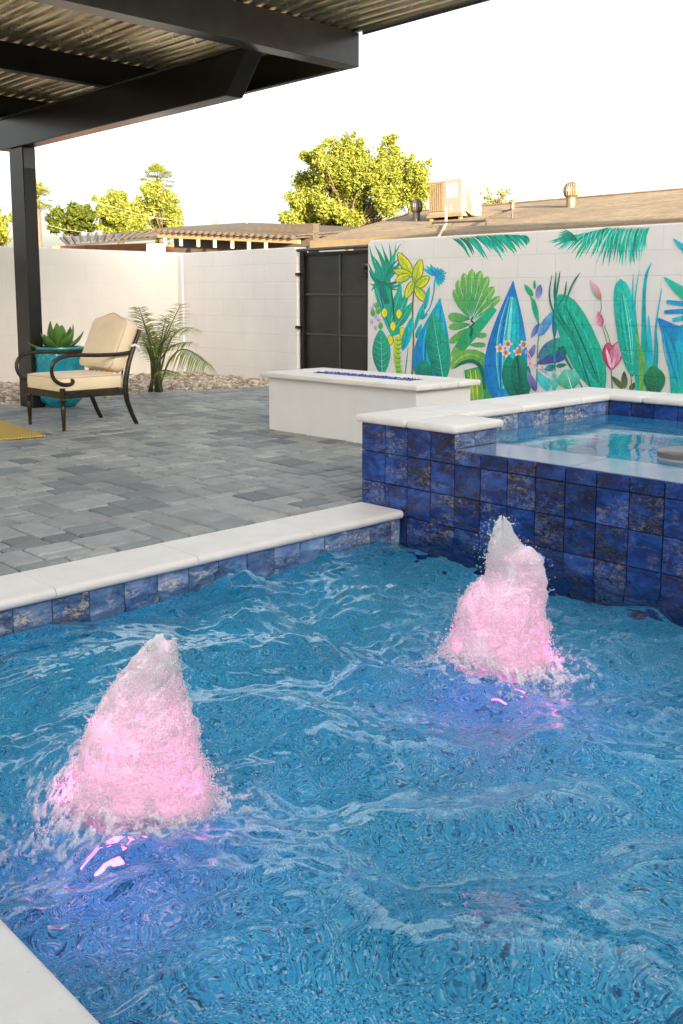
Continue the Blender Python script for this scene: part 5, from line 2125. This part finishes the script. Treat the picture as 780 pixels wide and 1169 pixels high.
xe0, xe1 = -14.45, 12.0
xr0 = -15.1
t = thing('neighbour_house', 'low house with a tan shingle roof beyond the mural wall', 'house', (-2, 17, 0))
m = MB()
m.hexa([(xe0, HE, ze - 0.12), (xe1, HE, ze - 0.12), (xe1, HR, zr_ - 0.12), (xr0, HR, zr_ - 0.12), (xe0, HE, ze), (xe1, HE, ze), (xe1, HR, zr_), (xr0, HR, zr_)])
m.hexa([(xr0, HR + 0.002, zr_ - 0.12), (xe1, HR + 0.002, zr_ - 0.12), (xe1, HR + 5, ze - 0.12), (xe0 - 1.2, HR + 5, ze - 0.12), (xr0, HR + 0.002, zr_), (xe1, HR + 0.002, zr_), (xe1, HR + 5, ze), (xe0 - 1.2, HR + 5, ze)])
m.build('roof', M['shingle'], t)
m = MB()
m.box(xe0 + 0.02, xe1, HE - 0.03, HE - 0.002, ze - 0.17, ze + 0.012)
m.build('fascia', M['tan_trim'], t)
m = MB()
m.hexa([(xe0 - 0.03, HE - 0.03, ze - 0.16), (xe0 - 0.002, HE - 0.03, ze - 0.16), (xr0 - 0.002, HR, zr_ - 0.16), (xr0 - 0.03, HR, zr_ - 0.16), (xe0 - 0.03, HE - 0.03, ze + 0.02), (xe0 - 0.002, HE - 0.03, ze + 0.02), (xr0 - 0.002, HR, zr_ + 0.02), (xr0 - 0.03, HR, zr_ + 0.02)])
m.build('rake_board', M['brown_trim'], t)
m = MB()
m.box(xe0 + 0.7, xe1 - 0.4, HE + 0.5, HR + 4.4, -0.05, ze - 0.05)
m.build('wall', M['warm_stucco'], t)
# ridge cap
m = MB()
m.tube([(xr0, HR, zr_ + 0.005), (xe1, HR, zr_ + 0.005)], 0.05, 8, flat=0.5)
m.build('ridge_cap', M['shingle'], t)


def on_roof(px, py):
    """point of the front roof plane seen at a pixel"""
    d = ray(px, py)
    n = Vector((0, -(zr_ - ze), HR - HE)).normalized()
    p0 = Vector((0, HE, ze))
    return EYE + d * ((p0 - EYE).dot(n) / d.dot(n))


# air conditioner on a frame
p = on_roof(527, 250)
w_ = (p - EYE).dot(_f)
k_ = w_ / FPX
t = thing('air_conditioner', 'boxy beige rooftop air conditioner on a metal stand', 'air conditioner', tuple(p))
z0 = p.z + 0.12
zt_ = z0 + 0.66
ax0 = p.x - 35 * k_ / math.cos(YAW) * 0.98
ay1 = p.y + 20.5 * k_ / math.sin(YAW) * 0.95
m = MB()
m.box(ax0, p.x, p.y, ay1, z0, zt_)
m.build('casing', M['ac_paint'], t, bevel=0.01)
m = MB()
for k in range(8):
    xx = ax0 + 0.03 + k * (p.x - ax0) * 0.45 / 8
    m.box(xx, xx + 0.022, p.y - 0.02, p.y - 0.002, z0 + 0.06, zt_ - 0.05)
m.build('louvre', M['tan_trim'], t)
m = MB()
m.box(ax0 + 0.02, ax0 + (p.x - ax0) * 0.47, p.y - 0.0015, p.y - 0.0005, z0 + 0.05, zt_ - 0.04)
m.build('louvre_recess', M['dark_vent'], t)
m = MB()
for k in range(2):
    xx = ax0 + (p.x - ax0) * (0.55 + 0.18 * k)
    m.box(xx, xx + 0.10, p.y - 0.008, p.y - 0.001, z0 + 0.30, zt_ - 0.08)
m.build('access_plate', M['white_trim'], t)
m = MB()
m.box(ax0 - 0.03, p.x + 0.03, p.y - 0.03, ay1 + 0.03, z0 - 0.06, z0 - 0.002)
for (xx, yy) in ((ax0 + 0.05, p.y + 0.03), (p.x - 0.05, p.y + 0.03), (ax0 + 0.05, ay1 - 0.03), (p.x - 0.05, ay1 - 0.03)):
    m.box(xx - 0.03, xx + 0.03, yy - 0.03, yy + 0.03, roof_z(yy) - 0.05, z0 - 0.06)
m.build('stand', M['tan_trim'], t)
m = MB()
m.hexa([(p.x + 0.001, p.y + 0.1, z0 + 0.05), (p.x + 0.16, p.y + 0.1, z0 - 0.05), (p.x + 0.16, ay1 - 0.05, z0 - 0.05), (p.x + 0.001, ay1 - 0.05, z0 + 0.05), (p.x + 0.001, p.y + 0.1, zt_ - 0.1), (p.x + 0.16, p.y + 0.1, z0 + 0.2), (p.x + 0.16, ay1 - 0.05, z0 + 0.2), (p.x + 0.001, ay1 - 0.05, zt_ - 0.1)])
m.build('duct_hood', M['ac_paint'], t)


def turbine(px, py, label, mat, r=0.16):
    p = on_roof(px, py)
    t = thing('roof_turbine', label, 'roof vent', tuple(p), 'turbine vents on the neighbour roof')
    m = MB()
    m.lathe([(r * 0.62, -0.06), (r * 0.62, 0.16)], p, 18)
    m.build('vent_pipe', mat, t, smooth='auto')
    m = MB()
    n = 40
    for (q, z_) in ((0.6, 0.16), (0.92, 0.20), (1.04, 0.27), (1.0, 0.34), (0.75, 0.41), (0.35, 0.44)):
        for k in range(n):
            a = 2 * math.pi * k / n
            rr2 = r * q * (1.0 if k % 2 else 0.90)
            m.v.append((p.x + rr2 * math.cos(a), p.y + rr2 * math.sin(a), p.z + z_))
    for i in range(5):
        for k in range(n):
            k2 = (k + 1) % n
            m.face([i * n + k, i * n + k2, (i + 1) * n + k2, (i + 1) * n + k])
    m.face([5 * n + k for k in range(n)])
    m.build('turbine_head', mat, t)


turbine(475.5, 252, 'dark round turbine vent left of the air conditioner', M['dark_vent'], 0.125)
turbine(652, 236, 'brass coloured turbine vent on the ridge right of the air conditioner', M['roof_vent'], 0.145)
p = on_roof(585, 240)
m = MB()
m.lathe([(0.04, -0.05), (0.04, 0.13), (0.075, 0.135), (0.08, 0.16), (0.03, 0.175)], p, 12)
tag(m.build('vent_pipe', M['roof_vent'], smooth='auto'), 'small capped vent pipe on the roof between conditioner and brass turbine', 'vent pipe')
# pale pipe and gas line
m = MB()
p0, p1, p2 = on_roof(500, 274), on_roof(509, 258), on_roof(510, 251)
up = Vector((0, 0, 0.03))
m.tube([p0 + up, p1 + up, p1 + Vector((0, 0, 0.35)), p1 + Vector((0.1, 0, 0.36)), p1 + Vector((0.12, 0, 0.28))], 0.025, 8)
tag(m.build('pvc_pipe', M['pipe'], smooth='auto'), 'pale bent pipe rising from the roof before the air conditioner', 'pipe')
m = MB()
pa, pb2, pc2 = on_roof(494, 260), on_roof(555, 258), on_roof(572, 250)
m.tube([pa + up * 3, pb2 + up * 3], 0.02, 6)
m.tube([pb2 + up * 3, pb2 + up * 4, pc2 + up * 4, pc2 + Vector((0.25, 0, 0.16)), pc2 + Vector((0.25, 0, 0.0))], 0.025, 6)
for q in (pa, pa.lerp(pb2, 0.4), pb2):
    m.tube([q - up, q + up * 3], 0.018, 6)
tag(m.build('gas_line', M['brown_trim'], smooth='auto'), 'thin rusty service line lying along the shingle roof below the conditioner', 'pipe')


# ------------------------------------------------------------------ neighbour's patio roof, left of the gate
def wpix(px, py, w):
    return at(px, py, w)


t = thing('neighbour_patio_roof', 'low brown timber patio roof with a tan beam behind the white wall', 'patio roof', tuple(at(230, 300, 21)))
e0, e1 = at(180, 265.5, 22), at(340, 273.5, 19.6)
zav = (e0.z + e1.z) / 2
dirb = Vector((e1.x - e0.x, e1.y - e0.y, 0)).normalized()
back = Vector((-dirb.y, dirb.x, 0))
if back.dot(dp) < 0:
    back = -back


def obox(m, a, b, depth, z0, z1, z0b=None, z1b=None):
    a, b = Vector(a), Vector(b)
    c, d = b + back * depth, a + back * depth
    z0b, z1b = (z0, z1) if z0b is None else (z0b, z1b)
    m.hexa([(a.x, a.y, z0), (b.x, b.y, z0), (c.x, c.y, z0), (d.x, d.y, z0), (a.x, a.y, z1), (b.x, b.y, z1), (c.x, c.y, z1b), (d.x, d.y, z1b)])


m = MB()
b0, b1 = e0.copy(), e1.copy()
h0, h1 = 5.6 * 22 / FPX, 4.6 * 19.6 / FPX
c, d = b1 + back * 0.1, b0 + back * 0.1
m.hexa([(b0.x, b0.y, e0.z - h0), (b1.x, b1.y, e1.z - h1), (c.x, c.y, e1.z - h1), (d.x, d.y, e0.z - h0), (b0.x, b0.y, e0.z), (b1.x, b1.y, e1.z), (c.x, c.y, e1.z), (d.x, d.y, e0.z)])
m.build('eave_beam', M['tan_trim'], t)
m = MB()
for k in range(22):
    u = (k + 0.5) / 22
    q = b0.lerp(b1, u) - back * 0.12
    r2 = q + back * 3.0
    m.hexa([(q.x - .03, q.y, q.z + 0.002), (q.x + .03, q.y, q.z + 0.002), (r2.x + .03, r2.y, r2.z + 0.30), (r2.x - .03, r2.y, r2.z + 0.30), (q.x - .03, q.y, q.z + 0.07), (q.x + .03, q.y, q.z + 0.07), (r2.x + .03, r2.y, r2.z + 0.37), (r2.x - .03, r2.y, r2.z + 0.37)])
m.build('rafters', M['brown_trim'], t)
m = MB()
q0, q1 = b0 + Vector((0, 0, 0.072)), b1 + Vector((0, 0, 0.072))
r0, r1 = q0 + back * 3.0 + Vector((0, 0, 0.30)), q1 + back * 3.0 + Vector((0, 0, 0.30))
s = Vector((0, 0, 0.03))
m.hexa([q0, q1, r1, r0, q0 + s, q1 + s, r1 + s, r0 + s])
m.build('roof_deck', M['brown_trim'], t)
m = MB()
obox(m, b0 + back * 0.5, b1 + back * 0.5, 0.2, 0.0, max(b0.z, b1.z) + 0.06)
m.build('shade_panel', M['brown_trim'], t)  # dark panel set close behind the beam stands for shade under the roof
for px in (190, 209.5, 230.5, 250, 270, 288.5, 307):
    u = (px - 180) / 160
    q = b0.lerp(b1, u) - back * 0.02
    m = MB()
    zt2 = q.z - (h0 + (h1 - h0) * u) - 0.003
    m.box(q.x - 0.025, q.x + 0.025, q.y - 0.02, q.y + 0.04, zt2 - 0.16, zt2)
    m.build('bracket', M['pipe'], t)

t = thing('neighbour_house', 'far brick house with a slatted grey awning behind the left wall', 'house', tuple(at(130, 290, 25)))
a0, a1 = at(68, 272.8, 25), at(214, 264.2, 24)
m = MB()
zA = (a0.z + a1.z) / 2
da = Vector((a1.x - a0.x, a1.y - a0.y, 0)).normalized()
bk = Vector((-da.y, da.x, 0))
bk = -bk if bk.dot(dp) < 0 else bk
f0, f1 = at(78, 281.5, 24.2), at(182, 273.2, 23.2)
m.hexa([f0, f1, a1, a0, f0 + Vector((0, 0, .05)), f1 + Vector((0, 0, .05)), a1 + Vector((0, 0, .05)), a0 + Vector((0, 0, .05))])
m.build('awning', M['grey_steel'], t)
for k in range(15):
    u = (k + 0.5) / 15
    q = a0.lerp(a1, u)
    q2 = f0.lerp(f1, u)
    m = MB()
    m.tube([q + Vector((0, 0, 0.09)), q2 + Vector((0, 0, 0.07))], 0.035, 4)
    m.build('slat', M['brown_trim'], t)
m = MB()
w0, w1 = at(60, 281, 25.4), at(186, 277, 24.6)
m.hexa([(w0.x, w0.y, 0), (w1.x, w1.y, 0), (w1.x + bk.x * 4, w1.y + bk.y * 4, 0), (w0.x + bk.x * 4, w0.y + bk.y * 4, 0), (w0.x, w0.y, w0.z), (w1.x, w1.y, w1.z), (w1.x + bk.x * 4, w1.y + bk.y * 4, w1.z), (w0.x + bk.x * 4, w0.y + bk.y * 4, w0.z)])
m.build('brick_wall', M['brick'], t)
m = MB()
p0, p1 = at(167, 278.5, 20), at(187, 278.5, 20)
m.box(min(p0.x, p1.x), max(p0.x, p1.x), p0.y, p0.y + 0.3, 0, p0.z)
tag(m.build('chimney_block', M['white_trim'], bevel=0.01), 'small white block standing just above the wall top left of the corner', 'chimney')

# a far hip roof between the patio roof and the big tree
t = thing('neighbour_house', 'distant brown roof peak showing left of the big tree', 'house', tuple(at(300, 270, 26)))
m = MB()
q0, q1, q2, q3 = at(225, 268, 27), at(318, 258, 27), at(350, 272, 26), at(225, 272, 26)
v4 = [q + dp * 4 for q in (q0, q1, q2, q3)]
m.hexa([q3, q2, v4[2], v4[3], q0, q1, v4[1], v4[0]])
m.build('roof', M['brown_trim'], t)

# ------------------------------------------------------------------ trees
def leafy(m, centre_, rad, n, size, rnd, squash=(1, 1, 1), shell=0.5):
    c = np.array(centre_)
    for k in range(n):
        d = np.array([rnd.gauss(0, 1), rnd.gauss(0, 1), rnd.gauss(0, 1)])
        d /= np.linalg.norm(d) + 1e-9
        rr2 = rad * (shell + (1 - shell) * rnd.random()) * (1 if rnd.random() < 0.9 else rnd.uniform(1.0, 1.22))
        p = c + d * rr2 * np.array(squash)
        a = Vector((rnd.gauss(0, 1), rnd.gauss(0, 1), rnd.gauss(0, 0.7))).normalized()
        nrm = Vector((d[0] * .6 + rnd.gauss(0, .5), d[1] * .6 + rnd.gauss(0, .5), 0.5 + rnd.gauss(0, .5)))
        b = a.cross(nrm)
        if b.length < 1e-3:
            continue
        b.normalize()
        L = size * rnd.uniform(0.6, 1.3)
        P = Vector(p)
        q = len(m.v)
        m.v += [tuple(P - a * L * .5), tuple(P + b * L * .28 + a * L * .05), tuple(P + a * L * .55), tuple(P - b * L * .28 + a * L * .05)]
        m.face([q, q + 1, q + 2, q + 3])


def tree(name, label, w, outline, base_px, leafmat, n_leaf, size, seed, group=None, trunk_r=0.14, depth=1.6, kids=True):
    """outline: list of (px,py,radius_px) crown clumps"""
    rnd = random.Random(seed)
    k = w / FPX
    b = at(base_px[0], base_px[1], w)
    b.z = 0.0
    t = thing(name, label, 'tree', tuple(b), group)
    m = MB()
    tot = sum(r * r for _, _, r in outline)
    tm = MB()
    cs = []
    for (px, py, r) in outline:
        for rep in range(2):
            c = at(px + rnd.uniform(-.25, .25) * r, py + rnd.uniform(-.25, .25) * r, w) + dp * (rnd.uniform(-1, 1) * depth)
            rm = r * k
            cs.append((c, rm))
            nn_ = int(n_leaf * r * r / tot / 2)
            for sub in range(16):
                d3 = Vector((rnd.gauss(0, 1), rnd.gauss(0, 1), rnd.gauss(0, 1))).normalized() * (rm * rnd.uniform(0.2, 0.95))
                leafy(m, c + d3, rm * rnd.uniform(0.30, 0.56), nn_ // 16, size, rnd, (1, 1, 1), 0.1)
    fork = b.copy()
    zmin = min(c.z for c, _ in cs)
    fork.z = max(1.2, zmin - 0.3)
    tm.tube([b, b.lerp(fork, 0.5) + Vector((0.05, 0.02, 0)), fork], [trunk_r * 1.25, trunk_r, trunk_r * 0.85], 10)
    for c, rm in cs:
        mid = fork.lerp(c, 0.5) + Vector((rnd.uniform(-.2, .2), rnd.uniform(-.2, .2), 0.15))
        tm.tube([fork, mid, c, c + (c - mid) * 0.2 + Vector((0, 0, rm * 0.3))], [trunk_r * 0.22, trunk_r * 0.13, trunk_r * 0.07, 0.005], 6)
    tm.build('trunk', M['bark'], t, smooth=True)
    m.build('crown', leafmat, t, fix=False)
    return t


big = [(398, 168, 15), (385, 180, 20), (412, 182, 20), (366, 190, 16), (353, 182, 10), (345, 205, 13), (362, 212, 22), (392, 210, 26), (420, 208, 26), (443, 170, 10), (446, 188, 17), (440, 205, 20), (468, 186, 11), (472, 205, 17), (462, 220, 20),
       (482, 222, 12), (340, 235, 15), (358, 245, 20), (335, 256, 14), (345, 264, 12), (382, 240, 24), (410, 240, 24), (440, 232, 22), (370, 262, 16), (328, 250, 8), (478, 236, 12), (400, 260, 16), (352, 262, 14)]
tree('broadleaf_tree', 'tall yellow green leafy tree left of the air conditioner', 27, big, (400, 270), M['tree_leaf'], 96000, 0.085, 5, None, 0.16, 1.3)
hedge = [(78, 250, 12), (92, 244, 12), (104, 252, 14), (86, 262, 10), (100, 262, 10), (72, 262, 7)]
tree('broadleaf_tree', 'dark green shrubby tree at the left of the tree clump above the wall', 36, hedge, (88, 275), M['hedge_leaf'], 9000, 0.16, 6, 'clump of trees beyond the left wall')
mid_t = [(128, 232, 12), (140, 228, 12), (120, 245, 14), (138, 246, 17), (152, 240, 12), (128, 260, 14), (148, 258, 14)]
tree('broadleaf_tree', 'bright rounded tree in the middle of the clump above the wall', 37, mid_t, (138, 275), M['tree_leaf'], 17000, 0.13, 7, 'clump of trees beyond the left wall')
rt = [(178, 222, 12), (190, 226, 12), (172, 238, 14), (190, 244, 16), (200, 256, 10), (168, 255, 13), (184, 260, 13), (205, 262, 6)]
tree('broadleaf_tree', 'yellow green tree directly under the fan palm top', 38, rt, (185, 275), M['tree_leaf'], 17000, 0.13, 8, 'clump of trees beyond the left wall')
lt = [(4, 248, 10), (8, 262, 12), (-6, 250, 14), (0, 272, 12)]
tree('broadleaf_tree', 'sunlit tree at the far left edge behind the dark post', 36, lt, (2, 280), M['tree_leaf'], 5000, 0.16, 9)
sm = [(245, 262, 6), (254, 264, 5), (236, 266, 4)]
tree('broadleaf_tree', 'small far treetop showing over the brown patio roof', 40, sm, (246, 272), M['tree_leaf'], 1100, 0.22, 10)
rb = [(312, 266, 5), (318, 268, 5), (306, 270, 4)]
tree('broadleaf_tree', 'small rusty leaved bush left of the big tree', 25, rb, (312, 274), M['rust_leaf'], 900, 0.14, 12)
# sparse twigs behind the air conditioner
rnd = random.Random(31)
b = at(565, 236, 30)
t = thing('sparse_tree', 'thin nearly bare treetop behind the roof right of the air conditioner', 'tree', (b.x, b.y, 0))
tm, lm = MB(), MB()
tm.tube([(b.x, b.y, 0), (b.x, b.y, b.z)], [0.1, 0.05], 8)
for k in range(26):
    px = rnd.uniform(548, 600)
    top = {0: 212, 1: 222, 2: 228}[rnd.randrange(3)] + abs(px - 563) * 0.35
    e = at(px, top, 30) + dp * rnd.uniform(-.5, .5)
    mdl = Vector(b).lerp(e, 0.5) + Vector((rnd.uniform(-.1, .1), 0, .05))
    tm.tube([b, mdl, e], [0.022, 0.012, 0.004], 5)
    for q in range(9):
        leafy(lm, b.lerp(e, rnd.uniform(0.55, 1.0)), 0.10, 2, 0.10, rnd)
tm.build('trunk', M['bark'], t, smooth=True)
lm.build('crown', M['tree_leaf'], t, fix=False)


def fan_palm(label, px, py, w, rpx, seed):
    rnd = random.Random(seed)
    c = at(px, py, w)
    k = w / FPX
    t = thing('fan_palm', label, 'palm tree', (c.x, c.y, 0), 'fan palms beyond the left wall')
    m = MB()
    m.tube([(c.x, c.y, 0), (c.x + .05, c.y, c.z * .5), (c.x, c.y, c.z)], [0.22, 0.16, 0.14], 10)
    m.build('trunk', M['bark'], t, smooth=True)
    m = MB()
    Rr = rpx * k
    for f in range(26):
        az = f * 2.39996
        el = R(80 - 125 * f / 25 + rnd.uniform(-8, 8))
        d = Vector((math.cos(az) * math.cos(el), math.sin(az) * math.cos(el), math.sin(el)))
        hub_ = c + d * Rr * rnd.uniform(0.45, 0.6)
        sd_ = d.cross(Vector((0, 0, 1)))
        sd_ = sd_.normalized() if sd_.length > .01 else Vector((1, 0, 0))
        upv = sd_.cross(d)
        m.tube([c, hub_], 0.018, 4)
        for s_ in range(15):
            a = R(-84 + s_ * 12)
            L_ = Rr * 0.62 * rnd.uniform(.8, 1.1)
            dv = (d * math.cos(a) + sd_ * math.sin(a))
            mid2 = hub_ + dv * L_ * 0.55
            e = hub_ + dv * L_ + Vector((0, 0, -0.22 * L_))
            wv2 = upv.cross(dv.normalized()) * 0.022
            q = len(m.v)
            m.v += [tuple(hub_), tuple(mid2 + wv2), tuple(e), tuple(mid2 - wv2)]
            m.face([q, q + 1, q + 2, q + 3])
    m.build('crown', M['palm_far'], t, fix=False)


fan_palm('fan palm top rising above the clump of trees', 180, 208, 44, 24, 2)
fan_palm('fan palm half hidden behind the dark post', 42, 228, 44, 22, 3)

# power line and small mast
for (pts, lab) in (([(0, 198), (58, 218), (108, 231), (173, 248), (223, 254), (269, 262), (320, 266)], 'upper thin cable sagging across the sky before the tree clump'), ([(52, 256), (73, 262), (104, 266), (150, 270)], 'lower short cable reaching the far house roof')):
    m = MB()
    m.tube([at(a, b, 32) for a, b in pts], 0.007, 6)
    tag(m.build('power_line', M['wire'], smooth='auto'), lab, 'cable')
m = MB()
p = at(282, 270, 24)
m.tube([p, p + Vector((0, 0, 0.32))], 0.03, 8)
m.tube([p + Vector((0, 0, 0.32)), p + Vector((0, 0, 0.55))], 0.012, 6)
for k in (-1, 1):
    m.tube([p + Vector((0, 0, 0.5)) + ax * (0.13 * k), p + Vector((0, 0, 0.36))], 0.008, 5)
tag(m.build('roof_mast', M['pipe'], smooth='auto'), 'small pale mast with short arms on the far roof', 'mast')

# ------------------------------------------------------------------ unseen house added right of the frame, sized to keep low sun off the yard
t = thing('sun_blocker_house', 'unseen stucco house added right of the pool to shade the yard', 'house', (8, -6, 0))
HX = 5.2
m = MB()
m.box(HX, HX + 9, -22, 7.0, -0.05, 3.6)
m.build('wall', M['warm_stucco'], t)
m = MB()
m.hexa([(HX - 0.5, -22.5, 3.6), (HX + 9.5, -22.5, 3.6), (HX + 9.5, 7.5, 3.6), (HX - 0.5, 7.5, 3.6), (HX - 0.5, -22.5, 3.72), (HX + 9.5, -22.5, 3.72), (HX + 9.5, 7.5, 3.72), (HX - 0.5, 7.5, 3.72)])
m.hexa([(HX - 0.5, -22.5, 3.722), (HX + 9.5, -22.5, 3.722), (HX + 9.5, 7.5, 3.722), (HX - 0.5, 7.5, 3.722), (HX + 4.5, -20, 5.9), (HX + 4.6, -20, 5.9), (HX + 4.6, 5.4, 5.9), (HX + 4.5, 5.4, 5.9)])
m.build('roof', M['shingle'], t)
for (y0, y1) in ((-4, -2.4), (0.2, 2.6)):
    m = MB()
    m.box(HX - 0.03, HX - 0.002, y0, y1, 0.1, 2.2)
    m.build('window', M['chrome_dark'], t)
